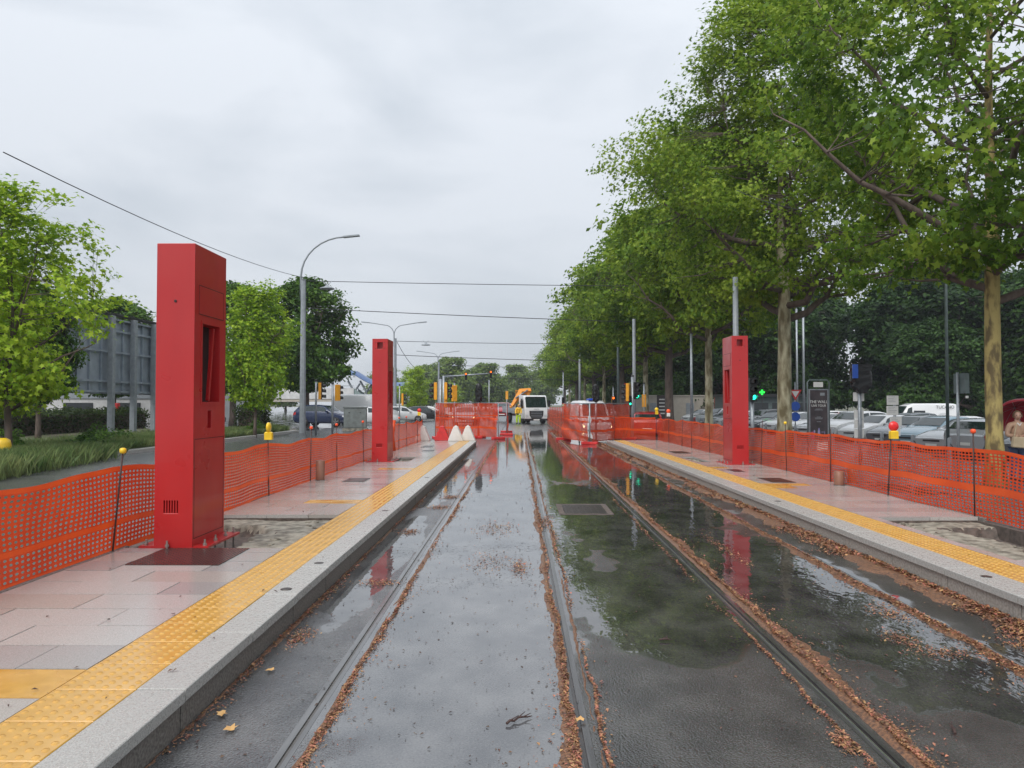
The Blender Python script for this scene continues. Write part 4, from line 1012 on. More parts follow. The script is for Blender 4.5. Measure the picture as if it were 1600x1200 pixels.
# ================================================================== street lamps, poles and wires
def big_lamp(x, y, h, style, lab):
    t = thing('street_lamp', lab, 'street lamp', (x, y, 0), 0, 'grey street lamps carrying the tram wires')
    MB().tube([(0, 0, 0), (0, 0, h)], [.19, .15], 8, smooth=False).build('pole', M_paintgrey, t)
    MB().tube([(0, 0, h), (0, 0, h + .04)], .17, 8).build('pole_cap', M_paintgrey, t)
    def head(p, ang):
        d = Vector((math.cos(ang), 0, math.sin(ang) * .2)).normalized(); mbh = MB(); Mx = Matrix.Translation(p) @ Matrix.Rotation(-.10 if d.x > 0 else .10, 4, 'Y')
        mbh.box(min(0, d.x * .95), max(0, d.x * .95), -.16, .16, -.05, .05, M=Mx, ch=.03); return mbh.build('lamp_head', M_paintgrey, t)
    if style == 1:
        pts = [(-.15, 0, h - 1.2), (-.15, 0, h + .2)]
        for k in range(1, 9): a = k / 8 * math.pi / 2; pts.append((-.15 + 2.6 * (1 - math.cos(a)), 0, h + .2 + 2.35 * math.sin(a)))
        MB().tube(pts, [.06] * 3 + [.05] * 7, 8).build('arm', M_paintgrey, t); head(Vector(pts[-1]) - Vector((.1, 0, 0)), 0)
    else:
        for s in (-1, 1):
            pts = [(-.12, 0, h - .8), (-.12, 0, h + .4)] + [(-.12 + s * 1.0 * (1 - math.cos(k / 5 * math.pi / 2)), 0, h + .4 + 1.1 * math.sin(k / 5 * math.pi / 2)) for k in range(1, 6)] + [(-.12 + s * 2.6, 0, h + 1.75)]
            MB().tube(pts, .05, 7).build('arm', M_paintgrey, t); head(Vector(pts[-1]), 0 if s > 0 else math.pi)
    return t
big_lamp(-12.75, 45, 9.0, 1, 'tall grey street lamp with one curved arm on the left')
big_lamp(-13.5, 83, 8.75, 2, 'double-armed street lamp behind the second red pillar')
big_lamp(-13.4, 127, 8.6, 2, 'farther double-armed street lamp above the yellow traffic lights')
def plain_pole(x, y, h, r, m, lab, z=0, cat='pole', top=0):
    t = thing('line_pole', lab, cat, (x, y, z)); MB().tube([(0, 0, 0), (0, 0, h)], [r, r * .85], 10).build('shaft', m, t); MB().tube([(0, 0, 0), (0, 0, .12)], r * 1.6, 10).build('base_collar', m, t)
    if top:
        MB().tube([(0, 0, h - .3), (0, 0, h)] + [(-top * (1 - math.cos(k / 6 * 1.5)), 0, h + top * .8 * math.sin(k / 6 * 1.5)) for k in range(1, 7)], r * .5, 6).build('arm', m, t)
    return t
plain_pole(8.35, 29.7, 6.6, .12, M_paintgrey, 'grey pole rising behind the right-hand red pillar')
plain_pole(7.0, 47.0, 6.9, .115, M_paintgrey, 'grey pole behind the green-lit traffic light')
plain_pole(7.2, 92, 9.3, .16, M_paintgrey, 'distant grey pole in front of the forked plane tree')
plain_pole(8.2, 64, 9.0, .12, M_greenpole, 'dark green pole left of the leaning plane tree')
plain_pole(16.0, 28.9, 9.0, .06, M_greenpole, 'slim green lamp post in front of the camper van', -.25, 'lamp post', .9)
plain_pole(21.6, 60, 9.5, .09, M_steel, 'left of two tall lamp posts behind the mottled plane trunk', -.4, 'lamp post', 1.2)
plain_pole(22.3, 60.5, 11.0, .10, M_steel, 'right of two tall lamp posts behind the mottled plane trunk', -.4, 'lamp post', 1.2)
plain_pole(11.4, 40.5, 6.0, .06, M_greenpole, 'thin dark post between the third and fourth plane trees', -.17)
plain_pole(9.6, 43, 5.8, .08, M_steel, 'white post beside the slender pale plane trunk', -.17)
def wire(pts, r, lab, sag=.0):
    out = []
    for (a, b) in zip(pts[:-1], pts[1:]):
        a, b = Vector(a), Vector(b)
        for k in range(12): f = k / 12; p = a.lerp(b, f); p.z -= sag * 4 * f * (1 - f); out.append(p)
    out.append(Vector(pts[-1])); return tag(MB().tube(out, r, 5).build('overhead_wire', M_wire), lab, 'wire')
wire([(-11.6, 17, Zh(232, 17)), (-12.75, 45, 9.15)], .014, 'overhead wire sloping from the upper left to the curved lamp', .35)
wire([(-12.6, 45, 8.95), (9, 46, Zh(447, 46))], .02, 'upper span wire across the road at the curved lamp', .05)
wire([(-12.6, 45.1, 7.35), (7, 47, Zh(503, 47))], .022, 'second span wire sloping down across the road', .05)
wire([(-13.4, 83, 8.5), (10, 84, Zh(537, 84))], .028, 'span wire from the double-armed lamp across the road', .1)
wire([(-13.4, 83, 7.0), (10, 84, Zh(565, 84))], .034, 'lower span wire behind the second red pillar', .1)
wire([(-13.3, 83, 8.4), (-13.4, 127, 8.3)], .03, 'slack cable looping between the two double-armed lamps', 2.4)
wire([(-13.3, 127, 8.2), (9, 128, 7.6)], .04, 'distant span wire above the yellow traffic lights', .1)
wire([(-13.3, 127, 6.6), (9, 128, 5.6)], .04, 'distant lower span wire', .1)
wire([(10.5, 14, Zh(85, 14)), (8.4, 22, Zh(330, 22)), (7.0, 24.7, 8.6)], .01, 'pale cable crossing the crown of the nearest plane trees', .1)
for (x, y, z, s, lab) in ((W(509, 45), 45.05, Zh(449, 45), 1, 'disc-shaped lamp hanging from the span wire by the curved lamp'), (W(665, 83.1), 83.1, Zh(538.5, 83.1), 1.15, 'smaller disc-shaped lamp hanging over the road'), (W(710, 127), 127, Zh(571, 127), 1.1, 'farthest hanging disc lamp')):
    t = thing('hanging_lamp', lab, 'hanging lamp', (x, y, z)); t.scale = (s, s, s)
    MB().lathe([(.30, -.05), (.43, -.05), (.42, .0), (.16, .09), (.08, .16), (.05, .2)], n=16).build('shade', M_paintgrey, t)
    MB().tube([(-.28, 0, .42), (0, 0, .16), (.28, 0, .42)], .02, 5).build('hanger', M_paintgrey, t)

# ================================================================== traffic lights
def signal_head(parent, x, z, face, lit=None, y=0, s=1.0, mh=None, bagged=False):
    """three-lens head; face = angle of the facing direction"""
    Mx = Matrix.Translation((x, y, z)) @ Matrix.Rotation(face, 4, 'Z') @ Matrix.Scale(s, 4)
    o = MB().box(-.06, .10, -.15, .15, -.48, .48, M=Mx, ch=.02).build('housing', mh or M_yel, parent)
    bb = MB().box(.102, .13, -.145, .145, -.47, .47, M=Mx); bb.build('front', M_black, o)
    for k, zz in enumerate((.31, 0, -.31)):
        ml = M_lens_off
        if lit == 'green' and k == 2: ml = M_green_on
        if lit == 'red' and k == 0: ml = M_red_on
        MB().lathe([(.10, 0), (.10, .012), (.05, .02)], n=14, M=Mx @ Matrix.Translation((.13, 0, zz)) @ Matrix.Rotation(R(90), 4, 'Y')).build('lens', ml, o)
        v = MB(); n = 9
        for j in range(n + 1):
            a = R(-35) + j / n * R(250)
            for xx, rr in ((.13, .115), (.36, .118)): v.v.append(tuple(Mx @ Vector((xx, rr * math.cos(a), zz + rr * math.sin(a) - (.02 if xx > .2 else 0)))))
            for xx, rr in ((.36, .108), (.13, .105)): v.v.append(tuple(Mx @ Vector((xx, rr * math.cos(a), zz + rr * math.sin(a)))))
        for j in range(n):
            b0 = j * 4; b1 = b0 + 4
            for q in range(4): v.f.append((b0 + q, b0 + (q + 1) % 4, b1 + (q + 1) % 4, b1 + q)); v.m.append(0); v.sm.append(True)
        v.build('visor', M_black, o)
    return o
def signal(x, y, heads, top, lab, r=.055, z=0):
    t = thing('traffic_light', lab, 'traffic light', (x, y, z)); MB().tube([(0, 0, 0), (0, 0, top)], r, 10).build('pole', M_steel, t)
    MB().lathe([(.07, 0), (.07, .08), (.03, .12)], (0, 0, top - .02), 10).build('cap', M_black, t)
    for h in heads: signal_head(t, **h)
    return t
E, Wd_, So, No = 0, math.pi, -math.pi / 2, math.pi / 2
signal(W(493, 42), 42, [dict(x=.20, z=Zh(611, 42), face=.15, s=.95)], 2.95, 'traffic light with black visors to the right, left of two near the parked dark car', z=0)
signal(W(519, 42), 42, [dict(x=.26, z=Zh(613.5, 42), face=.9, s=.92)], 2.8, 'traffic light showing its yellow lobed back, right of two near the parked dark car')
signal(W(624, 62), 62, [dict(x=.22, z=Zh(624, 62), face=.1, s=1)], 3.2, 'small yellow traffic light just right of the second red pillar')
signal(W(688, 38.5), 38.5, [dict(x=-.22, z=Zh(611, 38.5), face=Wd_, s=.90), dict(x=.26, z=Zh(611, 38.5), face=E, s=.90), dict(x=.27, z=Zh(624, 38.5) - .15, face=No, s=.5)], 2.95, 'yellow double traffic light behind the left netted panels', .08)
signal(W(710, 46), 46, [dict(x=0, z=Zh(614.5, 46), face=2.2, s=1)], 3.0, 'yellow traffic light seen from behind, right of the double one')
signal(W(792, 80), 80, [dict(x=0, z=Zh(617.5, 80), face=No, s=.9)], 3.1, 'narrow orange traffic light left of the crane truck')
signal(W(988, 36.9), 36.9, [dict(x=-.20, z=Zh(613, 36.9), face=2.75, s=.88, lit='green'), dict(x=.16, z=Zh(610.5, 36.9), face=-1.1, s=.86, mh=M_black, lit='green'), dict(x=-.12, z=Zh(626, 36.9), face=So, s=.5, mh=M_black, lit='green')], 3.0, 'orange double traffic light lit green at the right-hand screen', .07)
signal(W(1006, 50), 50, [dict(x=0, z=Zh(626, 50), face=No, s=.85)], 3.0, 'small orange traffic light before the red building')
signal(W(880, 70), 70, [dict(x=0, z=Zh(628, 70), face=So, s=.9, mh=M_black, lit='green')], 4.6, 'distant dark traffic light lit green left of the right screen')
signal(W(1174, 29.7), 29.7, [dict(x=.0, z=2.42, face=So + .05, s=.95, mh=M_black, lit='green', y=-.05)], 2.0, 'dark traffic light with bright green lens right of the right pillar', .07, -.17)
signal(W(958, 60), 60, [dict(x=0, z=Zh(627, 60), face=So, s=.8, lit='red')], 3.0, 'traffic light with red-orange lens behind the right-hand screen')
# mast arm
t = thing('signal_gantry', 'grey mast arm over the road carrying two small signals', 'traffic light', (W(693, 60), 60, 0))
MB().tube([(0, 0, 0), (0, 0, 3.9)], .10, 8).build('mast', M_steel, t); MB().tube([(0, 0, 3.82), (4.0, 0, 4.1)], [.07, .045], 8).build('arm', M_steel, t)
for xx, zz in ((1.75, 3.85), (3.7, 4.0)): signal_head(t, x=xx, z=zz, face=So, s=.62, mh=M_black, lit='red')
MB().tube([(3.4, 4, 0), (3.4, 4, 3.7)], .05, 8).build('post', M_steel, t)
# signals wrapped in black bags
def bagged(x, y, z0, z1, w, lab, seed, zg=0):
    t = thing('bagged_signal', lab, 'covered signal', (x, y, zg)); MB().tube([(0, 0, 0), (0, 0, z0 + .2 - zg)], .055, 8).build('pole', M_steel, t)
    mb = MB(); n, mlev = 14, 10
    for j in range(mlev + 1):
        f = j / mlev; r = w * (.45 + .65 * math.sin(math.pi * min(1, f * .8 + .12)) ** .6) * (.25 if j == 0 else (.5 if j == mlev else 1))
        for k in range(n): a = 2 * math.pi * k / n; q = r * (1 + .25 * noise.noise(Vector((math.cos(a) * 2, math.sin(a) * 2, f * 5 + seed)))); mb.v.append((q * math.cos(a), q * math.sin(a) * .8, z0 + f * (z1 - z0) - zg))
    for j in range(mlev):
        for k in range(n): mb.f.append((j * n + k, j * n + (k + 1) % n, (j + 1) * n + (k + 1) % n, (j + 1) * n + k)); mb.m.append(0); mb.sm.append(False)
    mb.f.append(tuple(mlev * n + k for k in range(n))); mb.m.append(0); mb.sm.append(False)
    mb.build('black_bag', M_bag, t); return t
bagged(W(748, 39), 39, Zh(629, 39), Zh(599, 39), .17, 'signal wrapped in a black bag behind the left netted panels', 2)
bagged(W(931, 39), 39, Zh(629, 39), Zh(600, 39), .17, 'signal wrapped in black plastic above the right netted screen', 6)
# ------------------------------------------------------------------ signs and totems on the right
t = thing('advert_totem', 'dark advertising totem with a concert poster behind the right fence', 'advertising totem', (9.45, 24.4, -.17), .12)
MB().tube([(-.36, 0, 0), (-.36, 0, 2.55), (-.30, 0, 2.62), (.30, 0, 2.62), (.36, 0, 2.55), (.36, 0, 0)], .022, 8).build('hoop', M_greenpole, t)
MB().box(-.15, .15, -.02, .02, 2.40, 2.56).build('crest_plate', M_platew, t)
fr = MB()
for b in ((-.325, -.29, .70, 2.34), (.29, .325, .70, 2.34), (-.29, .29, 2.305, 2.34), (-.29, .29, .70, .735)): fr.box(b[0], b[1], -.03, .03, b[2], b[3])
fr.build('frame', M_steel, t)
ps = MB().box(-.288, .288, -.018, .018, .736, 2.304).build('poster', M_paper, t)
rx = (R(90), 0, 0)
text('lettering', 'THE WALL', .125, M_platew, ps, (0, -.021, 1.93), rx); text('lettering', 'LIVE TOUR', .10, MATS['white_sign'], ps, (0, -.021, 1.81), rx)
sm = MB()
for z, w in ((1.70, .10), (1.67, .14), (1.45, .07), (1.42, .13), (1.39, .12), (1.30, .07)): sm.box(-w, w, -.0205, -.0185, z, z + .012)
sm.box(.05, .2, -.0205, -.0185, 2.13, 2.22); sm.build('small_print', M_steel, ps)
fg = MB()
for x, z, w, h in ((0, .98, .045, .26), (-.02, .85, .02, .12), (.12, .98, .06, .02), (.19, .96, .012, .12), (-.15, 1.0, .03, .1)): fg.lathe([(w * .3, -h / 2), (w, -h * .2), (w * .8, h * .2), (w * .25, h / 2)], (x, -.02, z), 8, M=Matrix.Diagonal((1, .05, 1, 1)))
fg.build('stage_print', mat('violet_print', (.22, .2, .42), (.35, .3, .45), rough=.4), ps)
MB().lathe([(.01, -.13), (.06, -.09), (.065, .08), (.01, .13)], (-.22, -.02, .86), 10, M=Matrix.Diagonal((1, .05, 1, 1))).build('pink_print', mat('pink_print', (.6, .08, .25), rough=.4), ps)
MB().box(-.05, .28, -.02, .02, .40, .66).build('notice_plate', M_platew, t)
text('lettering', 'SOCIALE', .055, M_paintgrey, t, (.11, -.023, .53), rx)
# covered sign post with notices
t = thing('covered_sign', 'sign wrapped in black plastic with a blue strip, on a grey post of notices', 'sign', (10.0, 22.7, -.17), 0)
MB().tube([(0, 0, 0), (0, 0, 2.4)], .05, 10).build('post', M_steel, t)
mb = MB(); n = 12
for j in range(9):
    f = j / 8; hw = .30 * (1 if f > .25 else .35 + 2.4 * f); 
    for k in range(n):
        a = 2 * math.pi * k / n; sx = abs(math.cos(a)) ** .45 * math.copysign(1, math.cos(a)); sy = abs(math.sin(a)) ** .45 * math.copysign(1, math.sin(a)); q = 1 + .14 * noise.noise(Vector((sx * 3, sy * 3, f * 6)))
        mb.v.append((sx * hw * q + .05, sy * .14 * q, 2.18 + f * .86))
for j in range(8):
    for k in range(n): mb.f.append((j * n + k, j * n + (k + 1) % n, (j + 1) * n + (k + 1) % n, (j + 1) * n + k)); mb.m.append(0); mb.sm.append(False)
mb.f.append(tuple(8 * n + k for k in range(n))); mb.m.append(0); mb.sm.append(False); mb.build('black_bag', M_bag, t)
MB().box(-.27, -.12, -.20, -.15, 2.62, 3.02).build('blue_strip', M_bluesign, t)
for z, w in ((2.08, .16), (1.56, .14), (1.28, .14), (1.0, .14)): MB().box(-w, w, .055, .07, z - .13, z + .13).build('notice', M_platew, t)
t = thing('notice_post', 'post stacked with white paper notices behind the red warning lamp', 'notice board', (10.45, 21.6, -.17))
MB().tube([(.05, .03, 0), (.05, .03, 2.1)], .04, 8).build('post', M_steel, t)
for z, dx in ((1.97, -.02), (1.68, -.03), (1.38, .06), (1.1, .02)):
    o = MB().box(dx - .16, dx + .16, -.02, 0, z - .13, z + .13).build('notice', M_platew, t)
    sm = MB(); [sm.box(dx - .12, dx + random.uniform(0, .12), -.0225, -.0205, z + .09 - k * .045, z + .10 - k * .045) for k in range(4)]; sm.build('print_line', M_paintgrey, o)
t = thing('sign_post', 'grey post with a sign seen edge-on before the silver car', 'sign', (11.0, 19.4, -.16))
MB().tube([(0, 0, 0), (0, 0, 2.65)], .033, 10).build('post', M_steel, t); MB().box(.04, .15, -.25, .25, 2.12, 2.62, ch=.01).build('sign_board', M_greenpole, t); MB().box(.05, .12, -.26, -.252, 2.0, 2.06).build('label_plate', M_platew, t)
t = thing('give_way_sign', 'red and white triangle over blue discs on a post by the tall lamp posts', 'sign', (W(1241, 40), 40, -.17))
MB().tube([(0, .04, 0), (0, .04, 3.0)], .03, 8).build('post', M_steel, t); MB().prism([(-.33, 2.6), (.33, 2.6), (0, 2.05)][::-1], 'y', -.03, 0).build('triangle', M_redp, t)
MB().prism([(-.2, 2.53), (.2, 2.53), (0, 2.2)][::-1], 'y', -.036, -.031).build('triangle_face', M_platew, t)
for z in (1.75, 1.2): MB().lathe([(.24, 0), (.24, .02)], (0, -.0, z), 18, M=Matrix.Rotation(R(90), 4, 'X')).build('disc', M_bluesign, t)
t = thing('pharmacy_cross', 'lit green cross sign hanging right of the green traffic light', 'shop sign', (W(1189.5, 60), 60, Zh(613, 60)), -.25); t.scale = (.78, .78, .78)
for b in ((-.09, .09, -.26, .26), (-.26, -.091, -.09, .09), (.091, .26, -.09, .09)): MB().box(b[0], b[1], -.05, .05, b[2], b[3]).build('arm', M_pharm, t)
MB().tube([(0, .08, -4), (0, .08, .2)], .04, 6).build('post', M_black, t)
# grey bollards with chains
pr = thing('chain_bollard', 'x', 'bollard', (12.0, 19.6, -.19), 0, 'grey bollards with chains along the car park')
MB().lathe([(.055, 0), (.055, .88), (.05, .92), (.03, .95)], n=12).build('post', M_paintgrey, pr)
pts = [(0, 2.0 * k / 12, .80 - .34 * 4 * (k / 12) * (1 - k / 12)) for k in range(13)]; MB().tube(pts, .014, 5).build('chain', M_black, pr)
for i in range(17):
    lab = f'chained grey bollard, number {i + 1} counting from the nearest one by the yellow-trunked tree'
    if i == 0: pr['label'] = 'nearest chained grey bollard, by the yellow-trunked plane tree'
    else:
        ordn = ['', 'second', 'third', 'fourth', 'fifth', 'sixth', 'seventh', 'eighth', 'ninth', 'tenth', 'eleventh', 'twelfth', 'thirteenth', 'fourteenth', 'fifteenth', 'sixteenth', 'seventeenth'][i]
        copy_tree(pr, f'{ordn} chained grey bollard counting away from the yellow-trunked plane tree', (12.0, 19.6 + 2 * i, -.19))
# grey utility cabinet
t = thing('utility_cabinet', 'weathered grey-green utility cabinet left of the second red pillar', 'utility cabinet', (W(555, 48.6), 48.6, 0), .12)
MB().box(-.78, .78, -.38, .38, 0, .16).build('plinth', M_concrete, t); bevel_obj(MB().box(-.70, .70, -.33, .33, .16, 1.44).build('body', M_cab, t), .02)
bevel_obj(MB().box(-.75, .75, -.38, .38, 1.445, 1.52).build('lid', M_cab, t), .015)
for a, b in ((-.68, -.008), (.008, .68)): o = MB().box(a, b, -.35, -.331, .22, 1.40).build('door', M_cab, t); MB().box((a + b) / 2 - .05, (a + b) / 2 + .05, -.37, -.351, 1.12, 1.16).build('handle', M_black, o)

# ================================================================== cars
def paint(name, c):
    return mat('car_paint_' + name, c, tuple(x * .93 for x in c), rough=.25, coat=.6, scale=1, metal=.15 if name not in ('white', 'red') else 0)
PAINT = dict(white=paint('white', (.68, .69, .70)), silver=paint('silver', (.40, .42, .44)), grey=paint('grey', (.12, .135, .15)), blue=paint('blue', (.018, .03, .075)), red=paint('red', (.38, .02, .03)),
             black=paint('black', (.02, .02, .022)), lightblue=paint('lightblue', (.22, .33, .40)), champagne=paint('champagne', (.42, .38, .33)))
KINDS = {
 # x, zlow, zbelt, ztop, halfwidth factor ; roof halfwidth factor
 'hatch': (4.1, 1.78, 1.48, [(-2.05, .30, .62, .66, .86), (-1.93, .20, .70, .76, .95), (-1.3, .18, .88, .96, 1.0), (-.85, .18, .94, 1.02, 1.0), (-.15, .18, .96, 1.41, 1.0), (.3, .18, .97, 1.48, 1.0), (1.1, .18, .99, 1.45, 1.0), (1.6, .18, 1.0, 1.36, .98), (1.98, .25, .98, 1.02, .95), (2.05, .34, .80, .84, .90)], (3, 4), (7, 8), [(3.35, 4.9), (5.05, 6.6)]),
 'estate': (4.6, 1.82, 1.50, [(-2.3, .30, .60, .64, .86), (-2.15, .20, .70, .75, .95), (-1.4, .18, .88, .95, 1.0), (-.95, .18, .93, 1.0, 1.0), (-.25, .18, .95, 1.41, 1.0), (.3, .18, .96, 1.49, 1.0), (1.3, .18, .98, 1.47, 1.0), (1.85, .18, 1.0, 1.38, .98), (2.2, .25, .98, 1.02, .95), (2.3, .34, .80, .84, .90)], (3, 4), (7, 8), [(3.35, 4.9), (5.05, 6.8)]),
 'saloon': (4.6, 1.82, 1.44, [(-2.3, .30, .58, .62, .86), (-2.15, .20, .68, .73, .95), (-1.4, .18, .86, .92, 1.0), (-.85, .18, .92, .98, 1.0), (-.05, .18, .94, 1.37, 1.0), (.4, .18, .95, 1.43, 1.0), (.95, .18, .97, 1.40, 1.0), (1.65, .18, 1.0, 1.06, 1.0), (2.2, .25, .97, 1.02, .95), (2.3, .34, .80, .84, .90)], (3, 4), (6, 7), [(3.35, 4.9), (5.05, 6.5)]),
 'suv': (4.4, 1.86, 1.64, [(-2.2, .36, .72, .78, .88), (-2.08, .26, .84, .90, .96), (-1.4, .24, 1.0, 1.08, 1.0), (-.95, .24, 1.06, 1.13, 1.0), (-.3, .24, 1.08, 1.56, 1.0), (.3, .24, 1.09, 1.64, 1.0), (1.2, .24, 1.11, 1.62, 1.0), (1.75, .24, 1.12, 1.54, .98), (2.1, .30, 1.08, 1.14, .95), (2.2, .40, .90, .94, .90)], (3, 4), (7, 8), [(3.35, 4.9), (5.05, 6.6)]),
 'van': (5.9, 2.02, 2.55, [(-2.95, .34, .80, .86, .88), (-2.8, .24, .98, 1.05, .96), (-2.35, .22, 1.15, 1.22, 1.0), (-2.05, .22, 1.2, 1.38, 1.0), (-1.35, .22, 1.22, 2.35, 1.0), (-.8, .22, 1.24, 2.55, 1.0), (1.2, .22, 1.24, 2.56, 1.0), (2.5, .22, 1.24, 2.55, 1.0), (2.86, .24, 1.24, 2.46, .98), (2.95, .34, 1.24, 2.30, .96)], (3, 4), (8, 9), [(3.5, 4.6)]),
}
CAR_CACHE = {}
def build_car(kind, col, label, loc, rz, group=None, lights=False):
    key = (kind, col)
    if key in CAR_CACHE and not lights: return copy_tree(CAR_CACHE[key], label, loc, rz)
    L, Wd, H, st, ws, rw, sw = KINDS[kind]; hw = Wd / 2; pm = PAINT[col]
    t = thing('parked_car' if kind != 'van' else 'parked_van', label, 'car' if kind != 'van' else 'van', loc, rz, group)
    def sec(fi):
        i = min(int(fi), len(st) - 2); f = fi - i; a, b = st[i], st[i + 1]; return [a[k] + (b[k] - a[k]) * f for k in range(5)]
    def ring(fi):
        x, zl, zb, zt, wf = sec(fi); w = hw * wf; gh = (zt - zb); rt = w * (1 - .20 * min(1, gh / .45)) if kind != 'van' else w * (1 - .12 * min(1, gh / 1.2))
        return [(0, zl), (w * .86, zl), (w * .97, zl + .14), (w, (zl + zb) / 2 + .05), (w * .985, zb - .05), (w * .955, zb), (rt + (w * .955 - rt) * .08, zt - gh * .10 - .012), (rt * .86, zt - .012), (rt * .45, zt), (0, zt + .006)]
    # local nose at -x  (x = -L/2 is the nose); we store nose along +x by negating
    mb = MB(); fis = [i + s_ for i in range(len(st) - 1) for s_ in (0, .5)] + [len(st) - 1]; NR = 10
    for fi in fis:
        x = sec(fi)[0]; rg = ring(fi)
        for (y, z) in rg: mb.v.append((-x, y, z))
        for (y, z) in rg[-2:0:-1]: mb.v.append((-x, -y, z))
    NN = NR * 2 - 2
    for i in range(len(fis) - 1):
        for k in range(NN):
            mb.f.append((i * NN + k, i * NN + (k + 1) % NN, (i + 1) * NN + (k + 1) % NN, (i + 1) * NN + k)); mb.m.append(0); mb.sm.append(True)
    mb.f.append(tuple(range(NN))); mb.m.append(0); mb.sm.append(False); e = (len(fis) - 1) * NN; mb.f.append(tuple(e + k for k in range(NN))[::-1]); mb.m.append(0); mb.sm.append(False)
    body = mb.build('body', pm, t)
    def pt(fi, rf, side):
        rg = ring(fi); j = min(int(rf), NR - 2); f = rf - j; y = rg[j][0] + (rg[j + 1][0] - rg[j][0]) * f; z = rg[j][1] + (rg[j + 1][1] - rg[j][1]) * f; return Vector((-sec(fi)[0], y * side, z))
    def pane(name, f0, f1, r0, r1, side, m=M_glass, n=4, off=.012, skew=0.):
        p = MB(); c = Vector((0, 0, H * .5))
        for a in range(n + 1):
            for b in range(n + 1):
                fb = b / n; fi = f0 + (f1 - f0) * a / n
                if skew: fi = max(fi, f0 + skew * fb)
                q = pt(fi, r0 + (r1 - r0) * fb, side); d = Vector((q.x * .15, q.y, (q.z - H * .55))).normalized(); p.v.append(tuple(q + d * off))
        for a in range(n):
            for b in range(n): p.f.append((a * (n + 1) + b, (a + 1) * (n + 1) + b, (a + 1) * (n + 1) + b + 1, a * (n + 1) + b + 1)); p.m.append(0); p.sm.append(True)
        return p.build(name, m, t)
    def wide(name, f0, f1, m=M_glass):
        p = MB(); n = 8
        for a in range(4):
            fi = f0 + (f1 - f0) * a / 3
            rg = ring(fi); x = -sec(fi)[0]; ym = rg[7][0] * 1.0; 
            for b in range(n + 1): y = (b / n * 2 - 1) * ym; zz = rg[8][1] + .006 - .012 * (abs(b / n * 2 - 1) > .8); p.v.append((x + (.012 if f0 < 5 else -.012), y, zz + .012))
        for a in range(3):
            for b in range(n): p.f.append((a * (n + 1) + b, a * (n + 1) + b + 1, (a + 1) * (n + 1) + b + 1, (a + 1) * (n + 1) + b)); p.m.append(0); p.sm.append(True)
        return p.build(name, m, t)
    wide('windscreen', ws[0] + .12, ws[1] - .04); 
    if kind != 'van': wide('rear_window', rw[0] + .08, rw[1] - .18)
    for s in (-1, 1):
        for k, (a, b) in enumerate(sw): pane('side_window', a, b, 5.12, 5.92, s, skew=.45 if k == 0 else 0)
        # lights
        pane('headlight', .25, 1.25, 3.6, 4.6, s, M_head_on if lights else M_headl, 2, .015)
        pane('tail_light', len(st) - 2.5, len(st) - 1.15, 3.5 if kind != 'van' else 3.2, 5.0 if kind != 'van' else 4.6, s, M_tail, 2, .015)
        mr = MB().box(-.09, .06, -.09, .09, -.06, .06, M=Matrix.Translation((-sec(ws[0] + .35)[0], s * (hw + .08), sec(3.5)[2] + .06)), ch=.02).build('door_mirror', pm, t)
    MB().box(L / 2 - .06, L / 2 + .012, -hw * .42, hw * .42, .50, .57).build('grille', M_black, t)
    MB().box(L / 2 - .02, L / 2 + .02, -.26, .26, .32, .41).build('number_plate', M_platew, t)
    MB().box(-L / 2 - .02, -L / 2 + .02, -.26, .26, .48, .59).build('number_plate', M_platew, t)
    wr = .32 if kind != 'suv' else .36
    ty = MB().lathe([(wr - .09, -.1), (wr - .02, -.11), (wr, -.08), (wr, .08), (wr - .02, .11), (wr - .09, .1)], n=20, M=Matrix.Rotation(R(90), 4, 'X')).mesh('tyre', M_tyre)
    rm = MB().lathe([(wr - .09, -.06), (wr - .10, .075)], n=20, M=Matrix.Rotation(R(90), 4, 'X'))
    for q in range(5): rm.box(-.03, .03, -.115, .115, 0, wr - .1, M=Matrix.Rotation(q * 2 * math.pi / 5, 4, 'Y'))
    rm = rm.mesh('rim', M_rim)
    ar = MB().lathe([(wr + .05, -.02), (wr + .05, .02)], n=20, M=Matrix.Rotation(R(90), 4, 'X')).mesh('wheel_arch', M_black)
    for xx in (L * .31, -L * .29):
        for s in (-1, 1):
            w = link('wheel', ty, t, (xx, s * (hw - .10), wr)); link('rim', rm, w); link('wheel_arch', ar, w, (0, -s * .0 + s * .085 * 0, 0.02))
    CAR_CACHE[key] = t
    return t
ordw = ['nearest', 'second', 'third', 'fourth', 'fifth', 'sixth', 'seventh', 'eighth', 'ninth', 'tenth', 'eleventh', 'twelfth', 'thirteenth', 'fourteenth', 'fifteenth', 'sixteenth', 'seventeenth', 'eighteenth', 'nineteenth', 'twentieth', 'twenty-first']
row = [('hatch', 'grey'), ('estate', 'silver'), ('saloon', 'silver'), ('hatch', 'lightblue'), ('estate', 'grey'), ('hatch', 'white'), ('suv', 'white'), ('saloon', 'silver'), ('hatch', 'white'), ('hatch', 'silver'), ('estate', 'white'),
       ('saloon', 'grey'), ('suv', 'black'), ('hatch', 'silver'), ('hatch', 'white'), ('saloon', 'silver'), ('hatch', 'grey'), ('suv', 'silver'), ('estate', 'red'), ('hatch', 'silver'), ('hatch', 'white')]
kn = dict(hatch='hatchback', estate='estate car', saloon='saloon', suv='off-road car')
cnn = dict(lightblue='light blue')
for i, (k, c) in enumerate(row):
    y = 27.2 + 2.65 * i; x = 18.9 + random.uniform(-.35, .35); rz = math.pi + R(24) + random.uniform(-.05, .05)
    if i == 1: rz -= math.pi
    build_car(k, c, f'{cnn.get(c, c)} {kn[k]}, {ordw[i]} in the front row of the car park', (x, y, gz(x) - .02), rz, 'cars parked in the front row of the car park')
